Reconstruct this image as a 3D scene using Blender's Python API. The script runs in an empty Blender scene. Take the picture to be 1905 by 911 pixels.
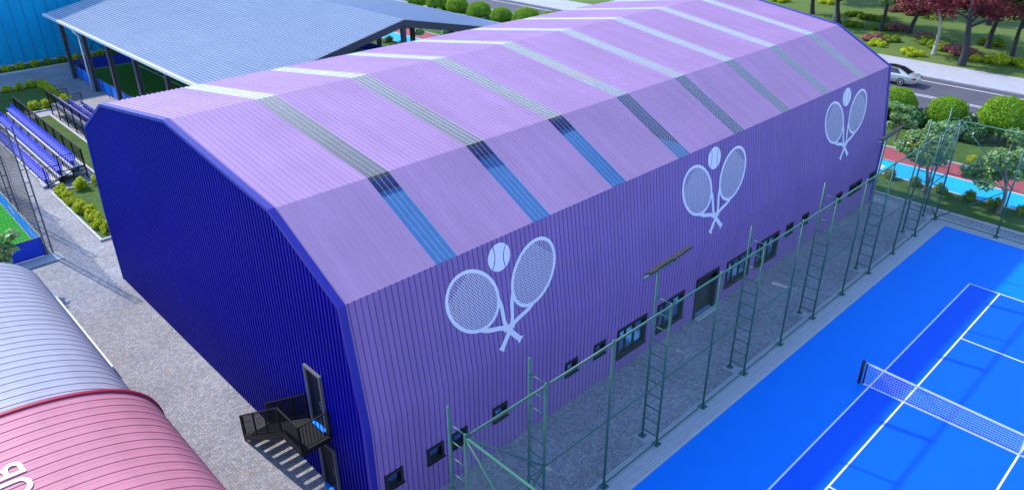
import bpy, math, random
import numpy as np
from mathutils import Vector, Matrix
random.seed(7); RNG = np.random.default_rng(7)
scene = bpy.context.scene
col = scene.collection

# ---------------------------------------------------------------- camera
FW = Vector((0.61124926, 0.6392414, -0.4666313)).normalized()
RT = Vector((0.72100166, -0.69291686, -0.00477768)).normalized()
UP = RT.cross(FW).normalized()
cam_data = bpy.data.cameras.new('camera'); cam = bpy.data.objects.new('camera', cam_data); col.objects.link(cam)
cam.matrix_world = Matrix(((RT.x, UP.x, -FW.x, -27.6188), (RT.y, UP.y, -FW.y, -7.7115), (RT.z, UP.z, -FW.z, 19.7049), (0, 0, 0, 1)))
cam_data.sensor_fit = 'HORIZONTAL'; cam_data.sensor_width = 36.0; cam_data.lens = 1403.07 / 1905 * 36
cam_data.clip_start = 0.1; cam_data.clip_end = 2000
scene.camera = cam

# ---------------------------------------------------------------- light
SUN_TRAVEL = Vector((0.19, -1.0, -0.858)).normalized()
world = bpy.data.worlds.new('World'); scene.world = world; world.use_nodes = True
wn = world.node_tree.nodes; wl = world.node_tree.links; wn.clear()
sky = wn.new('ShaderNodeTexSky'); sky.sky_type = 'NISHITA'; sky.sun_disc = False
sky.sun_elevation = math.radians(40.1); sky.sun_rotation = math.radians(-10.8)
sky.air_density = 1.3; sky.dust_density = 0.3; sky.ozone_density = 3.0
bg = wn.new('ShaderNodeBackground'); bg.inputs['Strength'].default_value = 0.15
wo = wn.new('ShaderNodeOutputWorld'); tn = wn.new('ShaderNodeMix'); tn.data_type = 'RGBA'; tn.blend_type = 'MULTIPLY'; tn.inputs[0].default_value = 1.0
tn.inputs[7].default_value = (0.88, 1.0, 1.2, 1)
wl.new(sky.outputs[0], tn.inputs[6]); wl.new(tn.outputs[2], bg.inputs[0]); wl.new(bg.outputs[0], wo.inputs[0])
sd = bpy.data.lights.new('sun', 'SUN'); sd.energy = 2.4; sd.angle = math.radians(1.1); sd.color = (1.0, 0.93, 0.86)
sun = bpy.data.objects.new('sun', sd); col.objects.link(sun); sun.location = (-30, 120, 90)
sun.rotation_euler = SUN_TRAVEL.to_track_quat('-Z', 'Y').to_euler()
scene.view_settings.view_transform = 'Standard'; scene.view_settings.look = 'None'
scene.view_settings.exposure = 1.05; scene.view_settings.gamma = 1.0
scene.cycles.transparent_max_bounces = 24; scene.cycles.max_bounces = 8

# ---------------------------------------------------------------- materials
def mat(name, color, rough=0.6, metal=0.0, var=0.0, vscale=1.0, bump=0.0, bscale=40.0, spec=0.5, island=0.0, trans=0.0, coat=0.0, hue=0.0):
    m = bpy.data.materials.new(name); m.use_nodes = True
    nt = m.node_tree; N = nt.nodes; L = nt.links
    b = N['Principled BSDF']
    b.inputs['Base Color'].default_value = (*color, 1); b.inputs['Roughness'].default_value = rough
    b.inputs['Metallic'].default_value = metal; b.inputs['Specular IOR Level'].default_value = spec
    b.inputs['Coat Weight'].default_value = coat
    tc = N.new('ShaderNodeTexCoord')
    last = None
    if var or island:
        hs = N.new('ShaderNodeHueSaturation'); hs.inputs['Color'].default_value = (*color, 1)
        add = None
        if var:
            n = N.new('ShaderNodeTexNoise'); n.inputs['Scale'].default_value = vscale; n.inputs['Detail'].default_value = 6
            L.new(tc.outputs['Object'], n.inputs['Vector'])
            mr = N.new('ShaderNodeMapRange'); mr.inputs['From Min'].default_value = 0.3; mr.inputs['From Max'].default_value = 0.7
            mr.inputs['To Min'].default_value = 1 - var; mr.inputs['To Max'].default_value = 1 + var
            L.new(n.outputs['Fac'], mr.inputs['Value']); add = mr.outputs[0]
        if island:
            g = N.new('ShaderNodeNewGeometry')
            mr2 = N.new('ShaderNodeMapRange'); mr2.inputs['To Min'].default_value = 1 - island; mr2.inputs['To Max'].default_value = 1 + island
            L.new(g.outputs['Random Per Island'], mr2.inputs['Value'])
            if add:
                mm = N.new('ShaderNodeMath'); mm.operation = 'MULTIPLY'; L.new(add, mm.inputs[0]); L.new(mr2.outputs[0], mm.inputs[1]); add = mm.outputs[0]
            else: add = mr2.outputs[0]
            if hue:
                mr3 = N.new('ShaderNodeMapRange'); mr3.inputs['To Min'].default_value = 0.5 - hue; mr3.inputs['To Max'].default_value = 0.5 + hue
                L.new(g.outputs['Random Per Island'], mr3.inputs['Value']); L.new(mr3.outputs[0], hs.inputs['Hue'])
        L.new(add, hs.inputs['Value']); L.new(hs.outputs[0], b.inputs['Base Color']); last = hs.outputs[0]
    if bump:
        n2 = N.new('ShaderNodeTexNoise'); n2.inputs['Scale'].default_value = bscale; n2.inputs['Detail'].default_value = 4
        L.new(tc.outputs['Object'], n2.inputs['Vector'])
        bp = N.new('ShaderNodeBump'); bp.inputs['Strength'].default_value = bump; bp.inputs['Distance'].default_value = 0.02
        L.new(n2.outputs['Fac'], bp.inputs['Height']); L.new(bp.outputs[0], b.inputs['Normal'])
    if trans:
        out = N['Material Output']; tr = N.new('ShaderNodeBsdfTranslucent'); mx = N.new('ShaderNodeMixShader')
        mx.inputs[0].default_value = trans
        if last: L.new(last, tr.inputs[0])
        else: tr.inputs[0].default_value = (*color, 1)
        L.new(b.outputs[0], mx.inputs[1]); L.new(tr.outputs[0], mx.inputs[2]); L.new(mx.outputs[0], out.inputs['Surface'])
    return m

def sheet_metal(name, color, rough=0.45, tint=0.05):
    """painted corrugated steel: panel laps, faint dust runs"""
    m = mat(name, color, rough, 0, tint, 0.35, 0.05, 3.0, 0.22)
    nt = m.node_tree; N = nt.nodes; L = nt.links; b = N['Principled BSDF']
    hs = [n for n in N if n.type == 'HUE_SAT'][0]
    tc = [n for n in N if n.type == 'TEX_COORD'][0]
    n = N.new('ShaderNodeTexNoise'); n.inputs['Scale'].default_value = 6; n.inputs['Detail'].default_value = 8; n.inputs['Roughness'].default_value = 0.7
    L.new(tc.outputs['Object'], n.inputs['Vector'])
    mr = N.new('ShaderNodeMapRange'); mr.inputs['From Min'].default_value = 0.35; mr.inputs['From Max'].default_value = 0.65
    mr.inputs['To Min'].default_value = rough - 0.08; mr.inputs['To Max'].default_value = rough + 0.1
    L.new(n.outputs['Fac'], mr.inputs['Value']); L.new(mr.outputs[0], b.inputs['Roughness'])
    mp = N.new('ShaderNodeMapping'); mp.inputs['Scale'].default_value = (2.2, 0.22, 0.22); L.new(tc.outputs['Object'], mp.inputs['Vector'])
    n3 = N.new('ShaderNodeTexNoise'); n3.inputs['Scale'].default_value = 1.0; n3.inputs['Detail'].default_value = 5; L.new(mp.outputs[0], n3.inputs['Vector'])
    m3 = N.new('ShaderNodeMapRange'); m3.inputs['From Min'].default_value = 0.3; m3.inputs['From Max'].default_value = 0.7; m3.inputs['To Min'].default_value = 0.94; m3.inputs['To Max'].default_value = 1.05
    L.new(n3.outputs['Fac'], m3.inputs['Value']); mu = N.new('ShaderNodeMath'); mu.operation = 'MULTIPLY'
    old = hs.inputs['Value'].links[0].from_socket; L.new(old, mu.inputs[0]); L.new(m3.outputs[0], mu.inputs[1]); L.new(mu.outputs[0], hs.inputs['Value'])
    return m

def lined(m, inner=(0.62, 0.60, 0.78)):
    """steel sheet with a pale inner face, added to bounce light inside the hall"""
    N = m.node_tree.nodes; L = m.node_tree.links; b = N['Principled BSDF']; src = b.inputs['Base Color'].links[0].from_socket
    g = N.new('ShaderNodeNewGeometry'); mx = N.new('ShaderNodeMix'); mx.data_type = 'RGBA'; mx.inputs[7].default_value = (*inner, 1)
    L.new(g.outputs['Backfacing'], mx.inputs[0]); L.new(src, mx.inputs[6]); L.new(mx.outputs[2], b.inputs['Base Color']); return m

def paving_mat(name, c1, c2, size=0.11, mortar=(0.12, 0.12, 0.13)):
    m = bpy.data.materials.new(name); m.use_nodes = True
    N = m.node_tree.nodes; L = m.node_tree.links; b = N['Principled BSDF']; b.inputs['Roughness'].default_value = 0.8
    tc = N.new('ShaderNodeTexCoord')
    v = N.new('ShaderNodeTexVoronoi'); v.inputs['Scale'].default_value = 1 / size; v.voronoi_dimensions = '2D'; v.inputs['Randomness'].default_value = 0.75
    ve = N.new('ShaderNodeTexVoronoi'); ve.feature = 'DISTANCE_TO_EDGE'; ve.inputs['Scale'].default_value = 1 / size; ve.voronoi_dimensions = '2D'; ve.inputs['Randomness'].default_value = 0.75
    L.new(tc.outputs['Object'], v.inputs['Vector']); L.new(tc.outputs['Object'], ve.inputs['Vector'])
    sep = N.new('ShaderNodeSeparateColor'); L.new(v.outputs['Color'], sep.inputs[0])
    mx = N.new('ShaderNodeMix'); mx.data_type = 'RGBA'; mx.inputs[6].default_value = (*c1, 1); mx.inputs[7].default_value = (*c2, 1)
    L.new(sep.outputs[0], mx.inputs[0])
    warm = N.new('ShaderNodeMix'); warm.data_type = 'RGBA'; warm.inputs[7].default_value = (0.44, 0.33, 0.25, 1)
    mrw = N.new('ShaderNodeMapRange'); mrw.inputs['From Min'].default_value = 0.75; mrw.inputs['From Max'].default_value = 1.0; mrw.inputs['To Max'].default_value = 0.7
    L.new(sep.outputs[1], mrw.inputs['Value']); L.new(mrw.outputs[0], warm.inputs[0]); L.new(mx.outputs[2], warm.inputs[6])
    nz = N.new('ShaderNodeTexNoise'); nz.inputs['Scale'].default_value = 0.35; nz.inputs['Detail'].default_value = 5; L.new(tc.outputs['Object'], nz.inputs['Vector'])
    mr = N.new('ShaderNodeMapRange'); mr.inputs['From Min'].default_value = 0.3; mr.inputs['From Max'].default_value = 0.7; mr.inputs['To Min'].default_value = 0.8; mr.inputs['To Max'].default_value = 1.12
    L.new(nz.outputs['Fac'], mr.inputs['Value'])
    hs = N.new('ShaderNodeHueSaturation'); L.new(warm.outputs[2], hs.inputs['Color']); L.new(mr.outputs[0], hs.inputs['Value'])
    mre = N.new('ShaderNodeMapRange'); mre.inputs['From Min'].default_value = 0.02; mre.inputs['From Max'].default_value = 0.1; L.new(ve.outputs['Distance'], mre.inputs['Value'])
    m2 = N.new('ShaderNodeMix'); m2.data_type = 'RGBA'; m2.inputs[6].default_value = (*mortar, 1); L.new(mre.outputs[0], m2.inputs[0]); L.new(hs.outputs[0], m2.inputs[7])
    L.new(m2.outputs[2], b.inputs['Base Color'])
    bp = N.new('ShaderNodeBump'); bp.inputs['Strength'].default_value = 0.5; bp.inputs['Distance'].default_value = 0.01
    L.new(mre.outputs[0], bp.inputs['Height']); L.new(bp.outputs[0], b.inputs['Normal'])
    return m

def grass_mat(name, c1, c2, scale=1.2):
    m = bpy.data.materials.new(name); m.use_nodes = True
    N = m.node_tree.nodes; L = m.node_tree.links; b = N['Principled BSDF']; b.inputs['Roughness'].default_value = 0.9; b.inputs['Specular IOR Level'].default_value = 0.15
    tc = N.new('ShaderNodeTexCoord')
    n1 = N.new('ShaderNodeTexNoise'); n1.inputs['Scale'].default_value = scale; n1.inputs['Detail'].default_value = 8; n1.inputs['Roughness'].default_value = 0.65
    n2 = N.new('ShaderNodeTexNoise'); n2.inputs['Scale'].default_value = 38; n2.inputs['Detail'].default_value = 3
    L.new(tc.outputs['Object'], n1.inputs['Vector']); L.new(tc.outputs['Object'], n2.inputs['Vector'])
    mr = N.new('ShaderNodeMapRange'); mr.inputs['From Min'].default_value = 0.32; mr.inputs['From Max'].default_value = 0.68; L.new(n1.outputs['Fac'], mr.inputs['Value'])
    mx = N.new('ShaderNodeMix'); mx.data_type = 'RGBA'; mx.inputs[6].default_value = (*c1, 1); mx.inputs[7].default_value = (*c2, 1); L.new(mr.outputs[0], mx.inputs[0])
    mr2 = N.new('ShaderNodeMapRange'); mr2.inputs['From Min'].default_value = 0.3; mr2.inputs['From Max'].default_value = 0.7; mr2.inputs['To Min'].default_value = 0.6; mr2.inputs['To Max'].default_value = 1.4; L.new(n2.outputs['Fac'], mr2.inputs['Value'])
    hs = N.new('ShaderNodeHueSaturation'); L.new(mx.outputs[2], hs.inputs['Color']); L.new(mr2.outputs[0], hs.inputs['Value']); L.new(hs.outputs[0], b.inputs['Base Color'])
    bp = N.new('ShaderNodeBump'); bp.inputs['Strength'].default_value = 0.7; bp.inputs['Distance'].default_value = 0.04; L.new(n2.outputs['Fac'], bp.inputs['Height']); L.new(bp.outputs[0], b.inputs['Normal'])
    return m

def glass_mat(name, tint, base_op, rim_op, frost, rgh=0.12, diff=0.0):
    """clear sheet: looked through when seen square on, milky and reflective when seen at a low angle"""
    m = bpy.data.materials.new(name); m.use_nodes = True
    N = m.node_tree.nodes; L = m.node_tree.links; N.clear()
    out = N.new('ShaderNodeOutputMaterial'); t = N.new('ShaderNodeBsdfTransparent'); t.inputs[0].default_value = (*tint, 1)
    p = N.new('ShaderNodeBsdfPrincipled'); p.inputs['Base Color'].default_value = (*frost, 1); p.inputs['Roughness'].default_value = rgh
    lw = N.new('ShaderNodeLayerWeight'); lw.inputs['Blend'].default_value = 0.5
    mr = N.new('ShaderNodeMapRange'); mr.inputs['From Min'].default_value = 0.42; mr.inputs['From Max'].default_value = 0.78
    mr.inputs['To Min'].default_value = base_op; mr.inputs['To Max'].default_value = rim_op
    L.new(lw.outputs['Facing'], mr.inputs['Value'])
    mx = N.new('ShaderNodeMixShader'); L.new(mr.outputs[0], mx.inputs[0]); L.new(t.outputs[0], mx.inputs[1])
    if diff:
        tl = N.new('ShaderNodeBsdfTranslucent'); tl.inputs[0].default_value = (0.95, 0.97, 1, 1); m3 = N.new('ShaderNodeMixShader'); m3.inputs[0].default_value = diff
        L.new(p.outputs[0], m3.inputs[1]); L.new(tl.outputs[0], m3.inputs[2]); L.new(m3.outputs[0], mx.inputs[2])
    else: L.new(p.outputs[0], mx.inputs[2])
    L.new(mx.outputs[0], out.inputs['Surface'])
    return m

M = dict(
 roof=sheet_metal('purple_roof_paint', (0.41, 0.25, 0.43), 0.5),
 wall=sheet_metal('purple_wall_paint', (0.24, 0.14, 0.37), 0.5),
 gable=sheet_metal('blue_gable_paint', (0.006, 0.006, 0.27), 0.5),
 trim=mat('blue_trim', (0.01, 0.008, 0.27), 0.5, 0, 0.04, 1),
 skylight=glass_mat('skylight_sheet', (0.98, 0.99, 1.0), 0.02, 1.0, (0.74, 0.68, 0.66), 0.35, 0.2),
 skyrib=glass_mat('skylight_rib', (0.95, 0.97, 0.98), 0.10, 1.0, (0.92, 0.86, 0.78), 0.35, 0.1),
 glass=glass_mat('window_glass', (0.8, 0.9, 0.95), 0.12, 0.6, (0.1, 0.12, 0.14)),
 added_glazing=glass_mat('added_glazing_sheet', (0.30, 0.34, 0.38), 0.05, 0.7, (0.5, 0.5, 0.5), 0.3, 0.4),
 darkglass=mat('dark_glass', (0.004, 0.008, 0.022), 0.5, 0, 0, 1, 0, 1, 0.1),
 black=mat('black_frame', (0.012, 0.013, 0.016), 0.45),
 blackmetal=mat('black_steel', (0.007, 0.007, 0.009), 0.6, 0, 0.1, 5, 0, 1, 0.2),
 floor=mat('blue_hall_floor', (0.09, 0.34, 0.78), 0.5, 0, 0.03, 1),
 pave=paving_mat('cobble_paving', (0.26, 0.255, 0.265), (0.45, 0.435, 0.45)),
 pavefar=paving_mat('slab_paving', (0.30, 0.30, 0.33), (0.42, 0.42, 0.45), 0.3),
 concrete=mat('pale_concrete', (0.46, 0.46, 0.48), 0.85, 0, 0.08, 2, 0.2, 30),
 walkway=mat('sidewalk_concrete', (0.43, 0.42, 0.44), 0.85, 0, 0.05, 0.6, 0.2, 20),
 kerb=mat('kerb_stone', (0.52, 0.52, 0.53), 0.8, 0, 0.1, 3, 0.2, 30),
 asphalt=mat('asphalt', (0.095, 0.085, 0.105), 0.85, 0, 0.12, 0.7, 0.4, 60),
 paint=mat('white_road_paint', (0.78, 0.78, 0.78), 0.6, 0, 0.06, 6),
 court_out=mat('court_outer_blue', (0.001, 0.22, 0.85), 0.55, 0, 0.02, 0.8, 0.15, 120, 0.15),
 court_in=mat('court_inner_blue', (0.001, 0.12, 0.8), 0.55, 0, 0.025, 0.8, 0.15, 120, 0.15),
 line=mat('court_line_white', (0.8, 0.82, 0.85), 0.6),
 lawn=grass_mat('lawn', (0.055, 0.11, 0.02), (0.10, 0.17, 0.035)),
 parklawn=grass_mat('park_lawn', (0.10, 0.17, 0.035), (0.15, 0.21, 0.05), 0.25),
 turf=grass_mat('artificial_turf', (0.02, 0.28, 0.015), (0.03, 0.34, 0.02), 3),
 turf2=grass_mat('covered_turf', (0.06, 0.2, 0.02), (0.09, 0.26, 0.03), 3),
 red=mat('red_track', (0.36, 0.07, 0.08), 0.85, 0, 0.08, 1.5, 0.3, 90),
 cyan=mat('cyan_track', (0.0, 0.42, 0.78), 0.8, 0, 0.05, 1.5, 0.3, 90),
 green=mat('green_steel', (0.032, 0.135, 0.10), 0.4, 0.0, 0.12, 4),
 wire=mat('green_wire', (0.07, 0.16, 0.14), 0.5),
 netwhite=mat('white_net', (0.8, 0.82, 0.9), 0.7),
 netblack=mat('black_net_cord', (0.03, 0.035, 0.04), 0.8),
 board=mat('blue_board', (0.005, 0.05, 0.62), 0.45, 0, 0.05, 1),
 boardin=mat('lit_blue_board', (0.0, 0.24, 0.95), 0.45, 0, 0.04, 1),  # board blue brightened: sunlight on lit faces put into the colour
 steel=mat('grey_steel', (0.11, 0.11, 0.13), 0.5, 0, 0.08, 3),
 column=mat('charcoal_column', (0.085, 0.08, 0.095), 0.6, 0, 0.08, 3),
 white=mat('white_metal', (0.78, 0.78, 0.8), 0.4, 0, 0.03, 3),
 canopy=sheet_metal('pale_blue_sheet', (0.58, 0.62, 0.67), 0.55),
 canopydark=mat('slate_blue_shade', (0.20, 0.26, 0.38), 0.6),
 cyanwall=sheet_metal('cyan_cladding', (0.0, 0.33, 0.62), 0.5),
 seam=mat('cladding_seam', (0.0, 0.16, 0.36), 0.6),
 pink=sheet_metal('pink_sheet', (0.64, 0.24, 0.29), 0.45),
 lavender=sheet_metal('lavender_sheet', (0.48, 0.46, 0.50), 0.45),
 crimson=mat('crimson_flashing', (0.42, 0.015, 0.05), 0.5),
 seat=mat('blue_seat_plastic', (0.03, 0.06, 0.62), 0.3, 0, 0.05, 8),
 seatpan=mat('sheen_blue_plastic', (0.16, 0.17, 0.62), 0.35, 0, 0.05, 8),  # seat blue made paler: sheen of light on the pans put into the colour
 deck=mat('stand_deck', (0.55, 0.55, 0.56), 0.8, 0, 0.06, 2),
 riser=mat('stand_riser', (0.22, 0.22, 0.23), 0.8, 0, 0.06, 2),
 logo=mat('pale_blue_logo', (0.72, 0.70, 0.78), 0.5),
 lampbody=mat('lamp_housing', (0.02, 0.018, 0.02), 0.9),
 lens=mat('lamp_lens', (0.75, 0.76, 0.78), 0.3),
 bark=mat('dark_bark', (0.045, 0.04, 0.045), 0.9, 0, 0.2, 3, 0.6, 12),
 palebark=mat('pale_bark', (0.45, 0.42, 0.33), 0.9, 0, 0.25, 3, 0.6, 12),
 brownbark=mat('grey_brown_bark', (0.22, 0.18, 0.15), 0.9, 0, 0.25, 3, 0.6, 12),
 l_ball=mat('topiary_leaves', (0.25, 0.43, 0.02), 0.6, 0, 0, 1, 0, 1, 0.3, 0.45, 0.45, 0, 0.02),
 l_hedge=mat('broad_dark_leaves', (0.07, 0.17, 0.04), 0.35, 0, 0, 1, 0, 1, 0.5, 0.6, 0.2, 0, 0.03),
 l_yel=mat('yellow_green_sprays', (0.58, 0.62, 0.03), 0.7, 0, 0, 1, 0, 1, 0.3, 0.5, 0.42, 0, 0.03),
 l_olive=mat('olive_sprays', (0.24, 0.32, 0.02), 0.7, 0, 0, 1, 0, 1, 0.3, 0.5, 0.25, 0, 0.03),
 l_mag=mat('magnolia_leaves', (0.27, 0.43, 0.14), 0.4, 0, 0, 1, 0, 1, 0.5, 0.6, 0.45, 0, 0.03),
 l_flower=mat('white_petals', (0.85, 0.85, 0.75), 0.5),
 l_red=mat('crimson_leaves', (0.17, 0.022, 0.035), 0.6, 0, 0, 1, 0, 1, 0.3, 0.75, 0.25, 0, 0.03),
 l_dark=mat('park_green_leaves', (0.055, 0.12, 0.015), 0.6, 0, 0, 1, 0, 1, 0.3, 0.6, 0.25, 0, 0.03),
 l_rose=mat('rose_sprays', (0.42, 0.15, 0.14), 0.7, 0, 0, 1, 0, 1, 0.3, 0.6, 0.2, 0, 0.04),
 carpaint=mat('silver_paint', (0.62, 0.62, 0.56), 0.25, 0.4, 0, 1, 0, 1, 0.5, 0, 0, 0.8),
 carroof=mat('dark_roof_glass', (0.015, 0.018, 0.025), 0.08, 0, 0, 1, 0, 1, 0.6, 0, 0, 1.0),
 tyre=mat('tyre_rubber', (0.015, 0.015, 0.016), 0.8),
 chrome=mat('alloy', (0.75, 0.75, 0.78), 0.25, 0.9),
 tail=mat('tail_light_red', (0.5, 0.01, 0.015), 0.2),
 sidelight=mat('panel_wall_inside', (0.3, 0.22, 0.55), 0.7),
)

M['gable'].node_tree.nodes['Principled BSDF'].inputs['Specular IOR Level'].default_value = 0.08
lined(M['roof'], (0.86, 0.86, 0.88)); lined(M['wall'], (0.40, 0.33, 0.60)); lined(M['gable'], (0.45, 0.42, 0.65))  # pale linings are added; the white roof one brightens the interior
# ---------------------------------------------------------------- mesh helpers
def obj(name, verts, faces, m, parent=None, smooth=False):
    me = bpy.data.meshes.new(name); me.from_pydata([tuple(v) for v in verts], [], [tuple(f) for f in faces]); me.update()
    if smooth:
        me.polygons.foreach_set('use_smooth', [True] * len(me.polygons))
    for mm in (m if isinstance(m, (list, tuple)) else [m]): me.materials.append(mm)
    o = bpy.data.objects.new(name, me); col.objects.link(o)
    if parent: o.parent = parent
    return o
def tag(o, label=None, cat=None, group=None, kind=None):
    if label: o['label'] = label
    if cat: o['category'] = cat
    if group: o['group'] = group
    if kind: o['kind'] = kind
    return o
def thing(name, label, cat, loc=(0, 0, 0), group=None, rz=0):
    o = bpy.data.objects.new(name, None); col.objects.link(o); o.location = loc; o.rotation_euler = (0, 0, rz)
    o.empty_display_size = 0.3
    return tag(o, label, cat, group)
class MB:
    def __init__(s): s.v = []; s.f = []
    def box(s, a, b):
        x0, y0, z0 = a; x1, y1, z1 = b; n = len(s.v)
        s.v += [(x0, y0, z0), (x1, y0, z0), (x1, y1, z0), (x0, y1, z0), (x0, y0, z1), (x1, y0, z1), (x1, y1, z1), (x0, y1, z1)]
        s.f += [(n, n+3, n+2, n+1), (n+4, n+5, n+6, n+7), (n, n+1, n+5, n+4), (n+1, n+2, n+6, n+5), (n+2, n+3, n+7, n+6), (n+3, n, n+4, n+7)]; return s
    def tube(s, a, b, r, r2=None, k=8, cap=True):
        a = Vector(a); b = Vector(b); r2 = r if r2 is None else r2
        d = (b - a).normalized(); t = Vector((0, 0, 1)) if abs(d.z) < 0.9 else Vector((1, 0, 0))
        u = d.cross(t).normalized(); w = d.cross(u); n = len(s.v)
        for i in range(k):
            c = math.cos(2*math.pi*i/k); q = math.sin(2*math.pi*i/k)
            s.v.append(tuple(a + u*c*r + w*q*r)); s.v.append(tuple(b + u*c*r2 + w*q*r2))
        for i in range(k):
            j = (i+1) % k; s.f.append((n+2*i, n+2*j, n+2*j+1, n+2*i+1))
        if cap: s.f.append(tuple(n+2*i for i in range(k))[::-1]); s.f.append(tuple(n+2*i+1 for i in range(k)))
        return s
    def beam(s, a, b, w, h):
        """square section bar from a to b"""
        a = Vector(a); b = Vector(b); d = (b-a).normalized(); t = Vector((0, 0, 1)) if abs(d.z) < 0.9 else Vector((1, 0, 0))
        u = d.cross(t).normalized() * w/2; q = u.normalized().cross(d).normalized() * h/2; n = len(s.v)
        for p in (a, b):
            for c in ((-1, -1), (1, -1), (1, 1), (-1, 1)): s.v.append(tuple(p + u*c[0] + q*c[1]))
        s.f += [(n, n+3, n+2, n+1), (n+4, n+5, n+6, n+7)] + [(n+i, n+(i+1) % 4, n+4+(i+1) % 4, n+4+i) for i in range(4)]; return s
    def quad(s, *p):
        n = len(s.v); s.v += [tuple(q) for q in p]; s.f.append(tuple(range(n, n+len(p)))); return s
    def path(s, pts, radii, k=7):
        n0 = len(s.v); P = [Vector(p) for p in pts]
        for i, p in enumerate(P):
            d = (P[min(i+1, len(P)-1)] - P[max(i-1, 0)]).normalized(); t = Vector((1, 0, 0)) if abs(d.x) < 0.8 else Vector((0, 1, 0))
            u = d.cross(t).normalized(); w = d.cross(u)
            for j in range(k):
                a = 2*math.pi*j/k; s.v.append(tuple(p + (u*math.cos(a) + w*math.sin(a))*radii[i]))
        for i in range(len(P)-1):
            for j in range(k):
                a = n0+i*k+j; b = n0+i*k+(j+1) % k; s.f.append((a, b, b+k, a+k))
        return s
    def build(s, name, m, parent=None, smooth=False): return obj(name, s.v, s.f, m, parent, smooth)
def sheet(name, x0, y0, x1, y1, z, m):
    return tag(MB().quad((x0, y0, z), (x1, y0, z), (x1, y1, z), (x0, y1, z)).build(name, m), kind='structure')
def kerbs(x0, y0, x1, y1, w=0.14, h=0.12, sides='wesn'):
    b = MB()
    if 'w' in sides: b.box((x0-w, y0-w, -0.05), (x0, y1+w, h))
    if 'e' in sides: b.box((x1, y0-w, -0.05), (x1+w, y1+w, h))
    if 's' in sides: b.box((x0, y0-w, -0.05), (x1, y0, h))
    if 'n' in sides: b.box((x0, y1, -0.05), (x1, y1+w, h))
    return tag(b.build('kerb', M['kerb']), kind='structure')
def copy_tree(o, parent=None):
    c = o.copy(); col.objects.link(c)
    if parent: c.parent = parent
    for ch in list(o.children): copy_tree(ch, c)
    return c

# ---------------------------------------------------------------- ground and surfaces
sheet('ground', -300, -300, 500, 600, 0.0, M['pave'])
# court
sheet('court_surround', -17.9, -14.6, 17.9, 3.3, 0.012, M['court_out'])
sheet('court_playing_area', -11.885, -10.97, 11.885, 0, 0.016, M['court_in'])
b = MB(); Z = 0.020; w = 0.035
def ln(x0, y0, x1, y1): b.quad((x0, y0, Z), (x1, y0, Z), (x1, y1, Z), (x0, y1, Z))
for y in (0, -1.37, -9.6, -10.97): ln(-11.885, y-w, 11.885, y+w)
segs = [(-10.97+w, -9.6-w), (-9.6+w, -1.37-w), (-1.37+w, -w)]
for x in (-11.885+w, 11.885-w):
    for a, c in segs: ln(x-w, a, x+w, c)
for x in (-6.4, 6.4): ln(x-w, -9.6+w, x+w, -1.37-w)
ln(-6.4+w, -5.485-w, 6.4-w, -5.485+w)
tag(b.build('court_lines', M['line']), kind='structure')
# concrete edge with drain grate round the court
b = MB()
b.box((-18.9, 3.3, -0.02), (18.9, 4.35, 0.010)); b.box((17.9, -16, -0.02), (18.9, 3.3, 0.010)); b.box((-18.9, -16, -0.02), (-17.9, 3.3, 0.010))
tag(b.build('court_edge_strip', M['concrete']), kind='structure')
b = MB()
for i in range(4): b.box((-17.8, 3.38+i*0.1, 0.010), (17.8+0.1*i, 3.42+i*0.1, 0.03))
for i in range(4): b.box((17.98+i*0.1, -16, 0.010), (18.02+i*0.1, 3.42+i*0.1, 0.03))
tag(b.build('drain_grate', M['kerb']), kind='structure')
sheet('slab_path', 18.9, -30, 19.72, 4.35, 0.006, M['pavefar'])
b = MB()
for x in (19.0, 19.35): b.box((x, -30, 0.0), (x+0.05, 4.3, 0.035))
tag(b.build('path_edging', M['concrete']), kind='structure')
# east grass verge, track, grass, hedge strip
sheet('verge_lawn', 19.86, -30, 23.0, 110, 0.07, M['lawn'])
b = MB(); b.box((19.72, -30, -0.05), (19.86, 110, 0.12)); b.box((23.0, -30, -0.05), (23.14, 110, 0.12)); b.box((28.55, -30, -0.05), (28.69, 110, 0.12))
tag(b.build('kerb', M['kerb']), kind='structure')
sheet('cyan_running_track', 23.14, -30, 25.95, 110, 0.03, M['cyan'])
sheet('red_running_track', 26.05, -30, 28.55, 110, 0.03, M['red'])
sheet('track_line', 25.95, -30, 26.05, 110, 0.034, M['line'])
sheet('hedge_lawn', 28.69, -30, 38.6, 110, 0.07, M['lawn'])
b = MB(); b.box((38.6, -60, -0.05), (38.8, 200, 0.14)); tag(b.build('kerb', M['kerb']), kind='structure')
sheet('road', 38.8, -60, 50.2, 200, 0.02, M['asphalt'])
b = MB()
for x0, x1 in ((43.55, 43.68), (43.95, 44.08), (48.8, 48.95), (39.1, 39.22)): b.quad((x0, -60, 0.024), (x1, -60, 0.024), (x1, 200, 0.024), (x0, 200, 0.024))
tag(b.build('road_markings', M['paint']), kind='structure')
b = MB(); b.box((50.2, -60, -0.05), (50.4, 200, 0.15)); tag(b.build('kerb', M['kerb']), kind='structure')
sheet('pavement', 50.4, -60, 55.8, 200, 0.14, M['walkway'])
sheet('park_lawn', 55.8, -60, 400, 400, 0.12, M['parklawn'])
# west beds
kerbs(-17.95-0.14, 36.0, -11.5, 45.1); sheet('bed_lawn', -18.09, 36.0, -11.5, 45.1, 0.07, M['lawn'])
kerbs(-14.95, 46.4, -13.45, 62.7); sheet('bed_lawn', -14.95, 46.4, -13.45, 62.7, 0.07, M['lawn'])
kerbs(-24, 64.8, -10.9, 73.8); sheet('bed_lawn', -24, 64.8, -10.9, 73.8, 0.07, M['lawn'])
kerbs(-30, 80.6, 12, 83.2, sides='s'); sheet('bed_lawn', -30, 80.6, 12, 83.2, 0.07, M['lawn'])

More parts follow.
